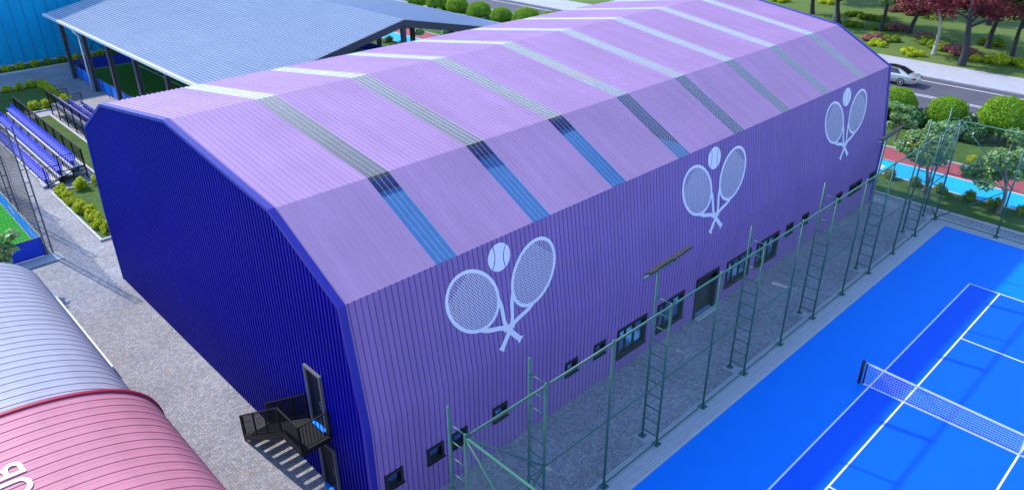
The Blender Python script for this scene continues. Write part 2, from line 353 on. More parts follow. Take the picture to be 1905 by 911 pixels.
# ---------------------------------------------------------------- the tennis hall
XG, XF, YB = -18.69, 18.41, 7.96
PROF = [(7.96, 0), (7.96, 4.08), (8.55, 8.33), (12.0, 10.18), (19.31, 11.22), (26.62, 10.18), (30.08, 8.33), (30.67, 4.08), (30.67, 0)]
NP = 175; PITCH = (XF - XG) / NP
def normals(pl):
    out = []
    for i, p in enumerate(pl):
        a = Vector(pl[max(i-1, 0)]); c = Vector(pl[min(i+1, len(pl)-1)]); p = Vector(p); n = Vector((0, 0))
        for s, e in ((a, p), (p, c)):
            d = e - s
            if d.length > 1e-6: d.normalize(); n += Vector((-d.y, d.x)) if True else n
        out.append(n.normalized())
    return out
def ribbed(name, pl, i0, i1, prof, m, parent, skip=None, bands=None):
    """sheet along X: pl = list of (Y,Z); prof = [(fraction of pitch, height)...]"""
    nn = normals(pl); xs = []; hs = []
    for i in range(i0, i1):
        for fr, h in prof: xs.append(XG + (i+fr)*PITCH); hs.append(h)
    xs.append(XG + i1*PITCH); hs.append(prof[0][1])
    v = []; f = []; n = len(pl)
    for x, h in zip(xs, hs):
        for (y, z), q in zip(pl, nn): v.append((x, y + q.x*h, z + (q.y*h if 0 < z else 0)))
    for a in range(len(xs)-1):
        xm = (xs[a]+xs[a+1])/2
        for c in range(n-1):
            if skip and skip(xm, (pl[c][1]+pl[c+1][1])/2): continue
            f.append((a*n+c, (a+1)*n+c, (a+1)*n+c+1, a*n+c+1))
    return obj(name, v, f, m, parent)
hall = thing('tennis_hall', 'large purple corrugated steel sports hall with a dark blue gable and racket emblems', 'building', (XG, 19.3, 0))
def H(o):  # parent keeping world coordinates
    o.parent = hall; o.matrix_parent_inverse = Matrix.Translation((-XG, -19.3, 0)); return o
GROOVE = [(0, 0.0), (0.80, 0.0), (0.84, -0.035), (0.96, -0.035)]
SRIB = [(0, 0.0), (0.84, 0.0), (0.87, 0.03), (0.97, 0.03)]
RIB = [(0, 0.0), (0.70, 0.0), (0.76, 0.032), (0.94, 0.032)]
snap = lambda x: XG + round((x-XG)/PITCH)*PITCH
small_w = [-17.97, -16.33, -15.13, -13.42, -9.43, -7.72, 7.59, 9.35, 13.3, 14.98, 16.02, 17.8]
big_w = [(-6.66, -4.65), (-3.87, -1.87), (1.70, 3.72), (4.48, 6.6)]
OPEN = [(snap(x-0.28), snap(x-0.28)+3*PITCH, 1.42, 2.02, 's') for x in small_w] + [(snap(a), snap(c), 0.62, 2.02, 'b') for a, c in big_w] + [(snap(-0.9), snap(0.86), 0, 2.02, 'd')]
def skipf(x, z):
    return any(a < x < c and z0 < z < z1 for a, c, z0, z1, k in OPEN)
wallpl = [(7.96, z) for z in (0, 0.62, 1.42, 2.02, 4.08)] + [(8.55, 8.33)]
def offs_normals(pl): return normals(pl)
# outward normal must face -Y on the near wall: PROF runs up, left normal of (0,1) is (-1,0) => -Y, right
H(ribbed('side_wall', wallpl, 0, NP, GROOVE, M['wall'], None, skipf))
H(ribbed('side_wall', [(30.67, 0.9), (30.67, 0)], 0, NP, GROOVE, M['wall'], None))
H(ribbed('added_glazing_band', [(30.08, 8.33), (30.67, 4.08), (30.67, 0.9)], 0, NP, [(0, 0), (0.9, 0.01)], M['added_glazing'], None))  # added band, unseen from the camera, lets sun onto the hall floor
sky_c = [-14.85 + 4.235*k for k in range(8)]
sky_i = [round((x - 0.42 - XG)/PITCH) for x in sky_c]
roofpl = PROF[2:7]
# roof sheets between the skylights form one part; each skylight strip is its own part
rv = []; rf = []
edges = [0] + [e for i in sky_i for e in (i, i+4)] + [NP]
for a, c in zip(edges[0::2], edges[1::2]):
    t = ribbed('tmp', roofpl, a, c, RIB, M['roof'], None); n = len(rv)
    rv += [tuple(v.co) for v in t.data.vertices]; rf += [tuple(i+n for i in p.vertices) for p in t.data.polygons]
    me = t.data; bpy.data.objects.remove(t); bpy.data.meshes.remove(me)
H(obj('roof', rv, rf, M['roof']))
for i in sky_i:
    so = H(ribbed('skylight', roofpl, i, i+4, SRIB, [M['skylight'], M['skyrib']], None))
    npl = len(roofpl)-1
    for pi, pol in enumerate(so.data.polygons):
        if (pi // npl) % 4 != 0: pol.material_index = 1
# gables
def zprof(y):
    for (a, za), (c, zc) in zip(PROF[1:], PROF[2:]):
        if a <= y <= c: return za + (zc-za)*(y-a)/(c-a)
    return PROF[1][1] if y < 20 else PROF[-2][1]
def gable(x, sgn, depth):
    v = []; f = []; n = 108; wy = (30.67-7.96)/n; ys = []
    brk = [8.55, 12.0, 19.31, 26.62, 30.08]
    for i in range(n):
        y = 7.96+i*wy
        for fr, h in ((0.0, 0), (0.46, 0), (0.5, depth), (0.96, depth)): ys.append((y+fr*wy, h))
    ys.append((30.67, 0))
    for y, h in ys:
        if y < 8.55: ztop = 4.08 + (8.33-4.08)*(y-7.96)/0.59
        elif y > 30.08: ztop = 4.08 + (8.33-4.08)*(30.67-y)/0.59
        else: ztop = zprof(y)
        v += [(x+sgn*h, y, 0), (x+sgn*h, y, ztop)]
    for i in range(len(ys)-1): f.append((2*i, 2*i+1, 2*i+3, 2*i+2) if sgn < 0 else (2*i, 2*i+2, 2*i+3, 2*i+1))
    return H(obj('gable_wall', v, f, M['gable']))
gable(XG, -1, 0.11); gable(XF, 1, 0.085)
def trim(x0, x1):
    b = MB(); pl = PROF; nn = normals(pl)
    out = [(y+q.x*0.036, z+(q.y*0.036 if z > 0 else 0)) for (y, z), q in zip(pl, nn)]
    inn = [(y-q.x*0.085, z-(q.y*0.085 if z > 0 else 0)) for (y, z), q in zip(pl, nn)]
    for i in range(len(pl)-1):
        a, c, d, e = out[i], out[i+1], inn[i+1], inn[i]
        n = len(b.v)
        for x in (x0, x1): b.v += [(x, *a), (x, *c), (x, *d), (x, *e)]
        b.f += [(n, n+1, n+2, n+3), (n+7, n+6, n+5, n+4), (n, n+4, n+5, n+1), (n+2, n+6, n+7, n+3)]
    return H(b.build('roof_edge_trim', M['trim']))
trim(XG-0.13, XG+0.10); trim(XF-0.10, XF+0.13)
b = MB().box((XG+0.1, YB+0.1, 0.0), (XF-0.1, 30.57, 0.03)); H(b.build('hall_floor', M['floor']))
# openings in the near wall
for a, c, z0, z1, k in OPEN:
    root = None
    if k == 'd':
        fr = MB(); fw = 0.10
        fr.box((a-0.06, YB-0.06, 0), (a+fw, YB+0.3, z1)); fr.box((c-fw, YB-0.06, 0), (c+0.06, YB+0.3, z1)); fr.box((a-0.06, YB-0.06, z1), (c+0.06, YB+0.3, z1+0.12))
        door = H(MB().box((a+fw, YB+0.16, 0.02), ((a+c)/2-0.006, YB+0.22, z1)).box(((a+c)/2+0.006, YB+0.16, 0.02), (c-fw, YB+0.22, z1)).build('double_door', M['black']))
        fo = fr.build('door_frame', M['black'], door)
        hm = (a+c)/2; hb = MB()
        for s in (-1, 1): hb.tube((hm+s*0.12, YB+0.10, 0.8), (hm+s*0.12, YB+0.10, 1.35), 0.02)
        hb.build('door_handle', M['steel'], door)
        MB().box((a, YB-0.30, 0.0), (c, YB-0.07, 0.05)).build('doorstep', M['concrete'], door)
        continue
    fw = 0.07 if k == 's' else 0.085; out = 0.05; dp = 0.20
    fr = MB(); sill = 0.12 if k == 's' else 0.14
    fr.box((a-0.03, YB-out, z0), (a+fw, YB+dp, z1+0.03)); fr.box((c-fw, YB-out, z0), (c+0.03, YB+dp, z1+0.03))
    fr.box((a+fw, YB-out, z1-fw), (c-fw, YB+dp, z1+0.03)); fr.box((a+fw, YB-out, z0), (c-fw, YB+dp, z0+sill-0.03))
    if k == 'b':
        for t in (1, 2):
            xm = a + fw + (c-a-2*fw)*t/3; fr.box((xm-0.035, YB+0.08, z0+sill-0.03), (xm+0.035, YB+dp-0.02, z1-fw))
    fo = H(fr.build('window', M['black']))
    MB().box((a-0.06, YB-out-0.04, z0-0.04), (c+0.06, YB+0.02, z0-0.001)).build('window_sill', M['black'], fo)
    MB().box((a+fw, YB+0.13, z0+sill-0.03), (c-fw, YB+0.14, z1-fw)).build('pane', M['glass'], fo)
# gable doors
def gdoor(y0, y1, z0, z1):
    x = XG-0.115
    d = H(MB().box((x-0.02, y0+0.08, z0), (x+0.01, y1-0.08, z1-0.08)).build('gable_door', M['darkglass']))
    MB().box((x-0.09, y0, z0), (x, y0+0.08, z1)).box((x-0.09, y1-0.08, z0), (x, y1, z1)).box((x-0.09, y0+0.08, z1-0.08), (x, y1-0.08, z1)).build('door_frame', M['steel'], d)
    MB().tube((x-0.07, y0+0.2, z0+0.9), (x-0.07, y0+0.2, z0+1.2), 0.02).build('door_handle', M['steel'], d)
    MB().box((x-0.16, y0+0.1, z0), (x-0.025, y1-0.1, z0+0.06)).build('threshold', M['boardin'], d)
gdoor(10.22, 11.22, 2.72, 5.02); gdoor(10.0, 11.02, 0.0, 2.1)
# emblems
def emblem(x0):
    sl = (8.55-7.96)/(8.33-4.08)
    P = lambda u, z, o=0.012: (x0+u, 7.96 + (z-4.08)*sl - o, z + o*0.14)
    root = None
    def strip(name, pts, w, closed=False, par=None, o=0.012):
        b = MB(); n = len(pts); V = [Vector(p) for p in pts]; L = []
        for i in range(n):
            a = V[(i-1) % n] if closed or i else V[i]; c = V[(i+1) % n] if closed or i < n-1 else V[i]
            d = (c-a).normalized(); q = Vector((-d.y, d.x)); ww = w[i] if isinstance(w, list) else w
            L.append((V[i]+q*ww/2, V[i]-q*ww/2))
        for i in range(n if closed else n-1):
            j = (i+1) % n; b.quad(P(L[i][0].x, L[i][0].y, o), P(L[i][1].x, L[i][1].y, o), P(L[j][1].x, L[j][1].y, o), P(L[j][0].x, L[j][0].y, o))
        return b
    out = MB()
    def merge(b):
        n = len(out.v); out.v.extend(b.v); out.f.extend(tuple(i+n for i in f) for f in b.f)
    for s in (-1, 1):
        cx, cz = s*1.40, 6.57; ax = Vector((-s*0.64, -0.768)).normalized(); px = Vector((-ax.y, ax.x))
        A, B = 1.22, 0.95; oo = 0.012 + (0.004 if s > 0 else 0)
        C0 = Vector((cx, cz))
        ring = [C0 + ax*A*math.cos(t)+px*B*math.sin(t) for t in [2*math.pi*i/64 for i in range(64)]]
        merge(strip('r', ring, 0.125, True, o=oo))
        k = -0.84
        while k < A:  # strings across and along
            if abs(k) < A-0.06:
                h = B*math.sqrt(1-(k/A)**2); merge(strip('s', [C0+ax*k-px*h, C0+ax*k+px*h], 0.020, o=oo-0.002))
            k += 0.085
        k = -B+0.08
        while k < B-0.05:
            h = A*math.sqrt(1-(k/B)**2); merge(strip('s', [C0+px*k-ax*h, C0+px*k+ax*h], 0.020, o=oo-0.003)); k += 0.085
        # throat: two arms curving into the handle
        for q in (-1, 1):
            p0 = C0 + ax*A*0.80 + px*q*B*0.60; p3 = C0 + ax*2.02 + px*q*0.04
            pts = []
            for i in range(9):
                t = i/8; c1 = p0 + (ax*0.45 - px*q*0.10); c2 = p3 - ax*0.35
                pts.append(p0*(1-t)**3 + c1*3*t*(1-t)**2 + c2*3*t*t*(1-t) + p3*t**3)
            merge(strip('t', pts, 0.165, o=oo-0.001*q))
        merge(strip('h', [C0+ax*1.98, C0+ax*2.9], 0.20, o=oo+0.002)); merge(strip('c', [C0+ax*2.84, C0+ax*2.93], 0.28, o=oo+0.003)); merge(strip('c', [C0+ax*1.98, C0+ax*2.05], 0.30, o=oo+0.003))
    # ball with two seam gaps
    c = Vector((-0.09, 7.67)); R = 0.50
    sea = 0.035
    def circ_pts(x, k=1): pass
    # three slices: left cap, middle, right cap, separated by curved seams
    n = 28; b = MB(); rows = [(-R + 2*R*i/n) for i in range(n+1)]
    def seamx(t, s):  # t = height/R ; s = side
        return s*(0.19 + 0.17*t*t*1.0)*1.0
    def rot(x, y):
        a = math.radians(-8); return (c.x + x*math.cos(a)-y*math.sin(a), c.y + x*math.sin(a)+y*math.cos(a))
    for i in range(n):
        for lo, hi in (('L', 'a'), ('b', 'c'), ('d', 'R')):
            q = []
            for y in (rows[i], rows[i+1]):
                h = math.sqrt(max(R*R-y*y, 0)); t = y/R
                sL = max(-h, seamx(t, -1)); sR = min(h, seamx(t, 1)); g = sea/2
                d = {'L': -h, 'a': max(-h, sL-g), 'b': max(-h, min(sL+g, h)), 'c': min(h, max(sR-g, -h)), 'd': min(h, sR+g), 'R': h}
                q.append((rot(d[lo], y), rot(d[hi], y)))
            (a0, a1), (b0, b1) = q
            b.quad(P(*a0), P(*a1), P(*b1), P(*b0))
    merge(b)
    return H(out.build('racket_emblem', M['logo']))
for x0 in (-12.67, 0.16, 13.0): emblem(x0)

# exterior steel stair
st = thing('steel_staircase', 'black steel staircase with barred railings leading to the upper door of the blue gable', 'staircase', (-19.3, 10.9, 0))
def S(o): o.parent = st; o.matrix_parent_inverse = Matrix.Translation((19.3, -10.9, 0)); return o
xo, xi = -19.92, -18.85; y0, y1, yf = 10.1, 11.45, 14.95; zp = 2.66; nst = 13
S(MB().box((xo, y0, zp-0.18), (xi, y1, zp)).build('landing', M['blackmetal']))
b = MB(); dy = (yf-y1)/nst; dz = zp/(nst+1)
for i in range(nst): b.box((xo+0.06, y1+i*dy, zp-(i+1)*dz-0.05), (xi-0.06, y1+(i+1)*dy+0.02, zp-(i+1)*dz))
S(b.build('treads', M['blackmetal']))
for x in (xo, xi-0.05):
    b = MB(); n = 0
    v = [(x, y1, zp), (x, y1, zp-0.32), (x, yf, -0.0), (x, yf+0.02, 0.16), (x+0.05, y1, zp), (x+0.05, y1, zp-0.32), (x+0.05, yf, -0.0), (x+0.05, yf+0.02, 0.16)]
    b.v = v; b.f = [(0, 1, 2, 3), (7, 6, 5, 4), (0, 4, 5, 1), (1, 5, 6, 2), (2, 6, 7, 3), (3, 7, 4, 0)]
    S(b.build('stringer', M['blackmetal']))
def railing(p, q, h=1.0, gap=0.11):
    p = Vector(p); q = Vector(q); n = max(1, int((q-p).length/gap)); b = MB(); U = Vector((0, 0, h))
    b.beam(p+U, q+U, 0.05, 0.04); b.beam(p+Vector((0, 0, 0.1)), q+Vector((0, 0, 0.1)), 0.03, 0.03)
    for i in range(n+1):
        a = p.lerp(q, i/n); r = 0.022 if i in (0, n) or i % 12 == 0 else 0.010
        b.box((a.x-r, a.y-r, a.z+(0 if r > 0.015 else 0.1)), (a.x+r, a.y+r, a.z+h))
    return b
for p, q in (((xo+0.02, y1, zp), (xo+0.02, yf, dz)), ((xi-0.03, y1, zp), (xi-0.03, yf, dz)), ((xo+0.02, y0+0.02, zp), (xo+0.02, y1-0.03, zp)), ((xo+0.05, y0+0.02, zp), (xi+0.04, y0+0.02, zp))):
    S(railing(p, q).build('railing', M['blackmetal']))

# ---------------------------------------------------------------- court fence
fence = thing('court_fence', 'tall green tubular fence with ladder frames and wire mesh around the blue court', 'fence', (0, 4.06, 0))
def F(o): o.parent = fence; o.matrix_parent_inverse = Matrix.Translation((0, -4.06, 0)); return o
FH = 6.16; fx = [-8.97 + 3.04*k for k in range(-3, 10)]; YF = 4.06; YT = 4.72
b = MB()
LIGHTK = (0, 6)
for k, x in zip(range(-3, 10), fx):
    tower = (k % 2 == 0) or k in (-3, 9)
    p = F(MB().tube((x, YF, 0.02), (x, YF, FH+0.02), 0.045).build('post', M['green'], None, True))
    MB().box((x-0.14, YF-0.14, 0.012), (x+0.14, YF+0.14, 0.035)).build('base_plate', M['green'], p)
    if tower:
        top = 7.12 if k in LIGHTK else FH+0.55
        q = F(MB().tube((x, YT, 0.02), (x, YT, top), 0.045).build('ladder_post', M['green'], None, True))
        MB().box((x-0.14, YT-0.14, 0.002), (x+0.14, YT+0.14, 0.03)).build('base_plate', M['green'], q)
        z = 0.35
        while z < FH: MB().tube((x, YF, z), (x, YT, z), 0.022, k=6).build('rung', M['green'], q, True); z += 0.58
        F(MB().box((x-0.25, YF+0.05, 0.005), (x+0.25, YT+0.2, 0.013)).build('footing', M['concrete']))
for z, r in ((6.08, 0.04), (2.98, 0.028), (0.12, 0.028)):
    F(MB().tube((fx[0], YF, z), (fx[-1], YF, z), r).build('rail', M['green'], None, True))
XN, XE = fx[0], fx[-1]
def end_fence(x, sg):
    ys = [YF-3.3*j for j in range(1, 6)]
    for y in ys:
        p = F(MB().tube((x, y, 0.02), (x, y, FH), 0.045).build('post', M['green'], None, True))
        MB().box((x-0.14, y-0.14, 0.012), (x+0.14, y+0.14, 0.035)).build('base_plate', M['green'], p)
    for z, r in ((6.08, 0.04), (2.98, 0.028), (0.12, 0.028)):
        F(MB().tube((x, YF, z), (x, ys[-1], z), r).build('rail', M['green'], None, True))
    F(MB().tube((x, YF, 6.05), (x, ys[0], 3.02), 0.032).tube((x, YF, 0.12), (x, ys[0], 2.95), 0.032).build('corner_brace', M['green'], None, True))
    x2 = fx[1] if sg < 0 else fx[-2]
    F(MB().tube((x, YF, 6.05), (x2, YF, 3.02), 0.032).tube((x, YF, 0.12), (x2, YF, 2.95), 0.032).build('corner_brace', M['green'], None, True))
end_fence(XN, -1); end_fence(XE, 1)
def chain(a, c, z0, z1, gap=0.10, r=0.0010):
    """diamond wire: straight wires both ways across the panel a->c (xy points)"""
    a = Vector(a); c = Vector(c); Lh = (c-a).length; d = (c-a)/Lh; Hh = z1-z0; b = MB(); nrm = Vector((-d.y, d.x))
    k = -Hh
    while k < Lh:
        for s in (0, 1):
            t0, t1 = max(0, k), min(Lh, k+Hh)
            if t1 - t0 > 0.01:
                za, zb = t0-k, t1-k
                if s: t0, t1, za, zb = Lh-t0, Lh-t1, za, zb
                p = a + d*t0; q = a + d*t1; n = len(b.v)
                for P2, zz in ((p, z0+za), (q, z0+zb)):
                    b.v += [(P2.x, P2.y, zz+r*1.6), (P2.x+nrm.x*r*1.4, P2.y+nrm.y*r*1.4, zz-r), (P2.x-nrm.x*r*1.4, P2.y-nrm.y*r*1.4, zz-r)]
                b.f += [(n, n+1, n+4, n+3), (n+1, n+2, n+5, n+4), (n+2, n, n+3, n+5)]
        k += gap
    return b
F(chain((XN, YF-0.05), (XE, YF-0.05), 0.12, 6.08).build('wire_mesh', M['wire']))
F(chain((XE+0.05, YF), (XE+0.05, -12.5), 0.12, 6.08).build('wire_mesh', M['wire']))
F(chain((XN-0.05, YF), (XN-0.05, -2), 0.12, 6.08).build('wire_mesh', M['wire']))
def floodlight(x, label):
    t = thing('floodlight', label, 'floodlight', (x, YT, 7.12))
    MB().tube((-0.78, 0, 0.05), (1.05, 0, 0.05), 0.035).build('crossbar', M['green'], t, True)
    for j, (x0, x1) in enumerate(((-0.52, 0.62), (0.66, 1.75))):
        b = MB(); n = 7; lo = []; z = 0.14 + 0.05*j
        for i in range(n+1):
            u = i/n; xx = x0+(x1-x0)*u; zz = z + 0.10*math.sin(u*math.pi*0.5)
            lo.append((xx, zz))
        for (xa, za), (xb, zb) in zip(lo, lo[1:]):
            m_ = len(b.v)
            b.v += [(xa, -0.15, za+0.05), (xb, -0.15, zb+0.05), (xb, 0.15, zb-0.09), (xa, 0.15, za-0.09), (xa, -0.15, za+0.10), (xb, -0.15, zb+0.10), (xb, 0.15, zb-0.04), (xa, 0.15, za-0.04)]
            b.f += [(m_, m_+3, m_+2, m_+1), (m_+4, m_+5, m_+6, m_+7), (m_, m_+1, m_+5, m_+4), (m_+2, m_+3, m_+7, m_+6), (m_+1, m_+2, m_+6, m_+5), (m_+3, m_, m_+4, m_+7)]
        h = b.build('lamp_head', M['lampbody'], t)
        MB().quad((x0+0.05, -0.15, z+0.04), (x1-0.05, -0.15, z+0.14), (x1-0.05, 0.14, z+0.0), (x0+0.05, 0.14, z-0.10)).build('lens', M['lens'], h)
        MB().tube((x0+0.3, 0, 0.05), (x0+0.3, 0, z+0.02), 0.02).tube((x1-0.3, 0, 0.05), (x1-0.3, 0, z+0.05), 0.02).build('bracket', M['steel'], h)
floodlight(fx[3], 'twin floodlight on the tall ladder post in front of the wide wall windows')
floodlight(fx[9], 'twin floodlight on the ladder post beside the far corner of the purple hall')

# ---------------------------------------------------------------- tennis net
net = thing('tennis_net', 'white tennis net stretched between black posts across the blue court', 'tennis net', (0, 0.4, 0))
def Nn(o): o.parent = net; o.matrix_parent_inverse = Matrix.Translation((0, -0.4, 0)); return o
yA, yB = 0.30, -11.3
for y, s in ((0.42, 1), (-11.4, -1)):
    p = Nn(MB().tube((0, y, 0.02), (0, y, 1.12), 0.06, k=14).build('net_post', M['black'], None, True))
    MB().tube((0, y, 1.12), (0, y, 1.15), 0.06, 0.035, k=14).build('cap', M['black'], p, True)
    MB().tube((0, y-s*0.16, 0.05), (0, y-s*0.16, 1.07), 0.035).build('lacing_bar', M['black'], p, True)
    MB().tube((0, y, 0.9), (0.0, y+s*0.25, 0.93), 0.012).build('winding_handle', M['steel'], p)
b = MB(); zt = lambda y: 0.91 + 0.14*abs((y+5.485)/5.785)**1.0
n = 116
for i in range(n+1):
    y = yA + (yB-yA)*i/n; b.box((-0.003, y-0.003, 0.06), (0.003, y+0.003, zt(y)))
for j in range(9):
    for s0, s1 in ((yA, -5.485), (-5.485, yB)):
        f = (j+0.5)/9; b.beam((0, s0, 0.06+f*(zt(s0)-0.06)), (0, s1, 0.06+f*(zt(s1)-0.06)), 0.006, 0.006)
Nn(b.build('netting', M['netwhite']))
b = MB()
for s0, s1 in ((yA, -5.485), (-5.485, yB)): b.beam((0, s0, zt(s0)), (0, s1, zt(s1)), 0.03, 0.075)
Nn(b.build('top_band', M['netwhite']))
Nn(MB().beam((0, yA, 0.05), (0, yB, 0.05), 0.03, 0.05).build('bottom_band', M['netwhite']))
Nn(MB().beam((-0.02, -5.485, 0.5), (-0.02, -5.485, 0.5), 0.05, 0.9).build('centre_strap', M['netwhite'])) if False else None
Nn(MB().box((-0.022, -5.51, 0.03), (0.022, -5.46, 0.93)).build('centre_strap', M['netwhite']))

# ---------------------------------------------------------------- barrel roofed clubhouse
club = thing('clubhouse', 'long low clubhouse with a ribbed barrel roof, pink at the near end and lavender beyond', 'building', (-28, 15, 0))
def C_(o): o.parent = club; o.matrix_parent_inverse = Matrix.Translation((28, -15, 0)); return o
def barrel_prof(a, h, z0, n=44, e=2.3):
    pts = [(-28+a, 0.0)]
    for i in range(n+1):
        t = math.pi/2*i/n; c, s = math.cos(t), math.sin(t); u = c**(2/e); w = s**(2/e)
        pts.append((-28+a*u, z0+h*w))
    return pts + [(-56-x, z) for x, z in pts[::-1][1:]]
def barrel(name, a, h, z0, ya, yb, m, pitch=0.45):
    pl = barrel_prof(a, h, z0); nn = []
    for i in range(len(pl)):
        p = Vector(pl[max(i-1, 0)]); q = Vector(pl[min(i+1, len(pl)-1)]); d = (q-p).normalized(); nn.append(Vector((d.y, -d.x)))
    ys = []; n = int(round((yb-ya)/pitch)); pt = (yb-ya)/n
    for i in range(n):
        for fr, hh in ((0, 0), (0.5, 0), (0.53, 0.006), (0.57, 0.0), (0.80, 0), (0.84, -0.016), (0.90, -0.016), (0.94, 0.006)): ys.append((ya+(i+fr)*pt, hh))
    ys.append((yb, 0)); v = []; f = []; k = len(pl)
    for y, hh in ys:
        for (x, z), q in zip(pl, nn): v.append((x+q.x*hh, y, max(0, z+q.y*hh)))
    for i in range(len(ys)-1):
        for j in range(k-1): f.append((i*k+j, i*k+j+1, (i+1)*k+j+1, (i+1)*k+j))
    o = C_(obj(name, v, f, m, None)); return o
barrel('pink_roof', 5.82, 2.77, 1.78, -6, 16.0, M['pink'])
barrel('lavender_roof', 5.50, 2.55, 1.70, 16.0, 29.2, M['lavender'])
pl = barrel_prof(5.90, 2.84, 1.78); pl2 = barrel_prof(5.3, 2.4, 1.6); b = MB()
for (a, za), (c, zc) in zip(pl, pl[1:]):
    n = len(b.v); b.v += [(a, 15.92, za), (c, 15.92, zc), (c, 16.06, zc), (a, 16.06, za)]; b.f.append((n, n+1, n+2, n+3))
for i in range(len(pl)-1):
    for y in (15.92, 16.06): b.quad((pl[i][0], y, pl[i][1]), (pl[i+1][0], y, pl[i+1][1]), (pl2[i+1][0], y, pl2[i+1][1]), (pl2[i][0], y, pl2[i][1]))
C_(b.build('roof_flashing', M['crimson']))
for y, a, h, z0, mm in ((29.19, 5.5, 2.55, 1.70, 'lavender'), (-5.99, 5.82, 2.77, 1.78, 'pink')):
    pp = barrel_prof(a, h, z0); C_(obj('end_wall', [(x, y, z) for x, z in pp], [tuple(range(len(pp)))], M[mm]))
C_(MB().box((-22.36, 22.6, 0.28), (-21.95, 30.9, 0.36)).box((-22.02, 22.6, 0.36), (-21.95, 30.9, 0.42)).build('gutter', M['white']))
cu = bpy.data.curves.new('lane_number', 'FONT'); cu.body = '2'; cu.size = 1.1; cu.offset = 0.02; cu.align_x = 'CENTER'
tmp = bpy.data.objects.new('tmp', cu); col.objects.link(tmp); bpy.context.view_layer.update()
me = bpy.data.meshes.new_from_object(tmp.evaluated_get(bpy.context.evaluated_depsgraph_get())); bpy.data.objects.remove(tmp)
me.materials.clear(); me.materials.append(M['line']); lo = bpy.data.objects.new('lane_number', me); col.objects.link(lo)
lo.location = (24.0, 9.75, 0.036); lo.rotation_euler = (0, 0, -math.pi/2); tag(lo, kind='structure')
# roof lettering
cu = bpy.data.curves.new('lettering', 'FONT'); cu.body = 'CLUB'; cu.size = 1.30; cu.resolution_u = 8; cu.offset = 0.012
tmp = bpy.data.objects.new('tmp', cu); col.objects.link(tmp); bpy.context.view_layer.update()
me = bpy.data.meshes.new_from_object(tmp.evaluated_get(bpy.context.evaluated_depsgraph_get())); bpy.data.objects.remove(tmp)
def barrel_z(x, a=5.82, h=2.77, z0=1.78, e=2.3):
    u = min(1, abs((x+28)/a)); return z0 + h*(1-u**e)**(1/e)
xs = [v.co.x for v in me.vertices]; wx = max(xs)
import bmesh
bm = bmesh.new(); bm.from_mesh(me); bmesh.ops.subdivide_edges(bm, edges=[e for e in bm.edges if e.calc_length() > 0.15], cuts=4, use_grid_fill=False)
bmesh.ops.triangulate(bm, faces=bm.faces)
for v in bm.verts:
    lx, ly = v.co.x, v.co.y
    X = -26.60 - ly*0.95; Y = 13.45 + (lx - wx)*0.98
    v.co = (X, Y, barrel_z(X)+0.035)
bm.to_mesh(me); bm.free(); me.materials.clear(); me.materials.append(M['white'])
lo = bpy.data.objects.new('roof_lettering', me); col.objects.link(lo); C_(lo)

# ---------------------------------------------------------------- covered pitch canopy
can = thing('pitch_canopy', 'open sided canopy with a wide pale blue corrugated gable roof on dark columns', 'canopy', (5.4, 57.5, 0))
def K(o): o.parent = can; o.matrix_parent_inverse = Matrix.Translation((-5.4, -57.5, 0)); return o
X1, X2, XR, Y1, Y2, ZE, ZR = -8.5, 19.3, 5.4, 38.0, 77.0, 5.7, 8.64
def slope(xa, xb, za, zb, step):
    v = []; f = []; ny = 176; nx = step; ys = []
    for i in range(ny):
        y = Y1+(Y2-Y1)*i/ny; dy = (Y2-Y1)/ny
        for fr, h in ((0, 0), (0.42, 0), (0.52, 0.035), (0.9, 0.035)): ys.append((y+fr*dy, h))
    ys.append((Y2, 0)); xs = []
    for j in range(nx):
        xs.append((j/nx, 0.0)); xs.append(((j+0.5)/nx, 0.04)); xs.append(((j+0.9)/nx, 0.075))
    xs.append((1, 0.0)); m = len(xs)
    for y, h in ys:
        for t, s in xs: v.append((xa+(xb-xa)*t, y, za+(zb-za)*t+h+s))
    for i in range(len(ys)-1):
        for j in range(m-1):
            q = (i*m+j, (i+1)*m+j, (i+1)*m+j+1, i*m+j+1); f.append(q if xb < xa else q[::-1])
    return v, f
v1, f1 = slope(XR, X1, ZR, ZE, 58); v2, f2 = slope(XR, X2, ZR, ZE, 58)
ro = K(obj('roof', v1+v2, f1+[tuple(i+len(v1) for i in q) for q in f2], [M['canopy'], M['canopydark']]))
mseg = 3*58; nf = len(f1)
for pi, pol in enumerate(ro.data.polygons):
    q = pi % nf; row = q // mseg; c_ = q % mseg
    if (row % 4 in (0, 1, 2) and pi >= nf) or (row % 4 == 1 and c_ % 3 == 1) or (pi < nf and c_ % 3 == 2): pol.material_index = 1  # rib sides, step drops and far slope darkened: shade put into the colour
b = MB()
for i in range(40):
    pass
K(MB().box((X1-0.24, Y1, ZE-0.12), (X1-0.01, Y2, ZE+0.09)).build('gutter', M['white']))
K(MB().box((X2+0.02, Y1, ZE-0.14), (X2+0.16, Y2, ZE+0.05)).build('gutter', M['white']))
for y in (Y1+0.15, Y2-0.15):
    K(MB().beam((X1+0.1, y, ZE-0.26), (XR, y, ZR-0.26), 0.22, 0.45).build('rafter', M['column'])); K(MB().beam((XR, y, ZR-0.26), (X2-0.1, y, ZE-0.26), 0.22, 0.45).build('rafter', M['column']))
ycols = [74.1, 67.7, 61.5, 55.4, 49.1, 42.9]
for y in ycols[1:]:
    K(MB().beam((X1+0.4, y, ZE-0.3), (XR, y, ZR-0.3), 0.16, 0.35).beam((XR, y, ZR-0.3), (X2-0.4, y, ZE-0.3), 0.16, 0.35).build('rafter', M['column']))
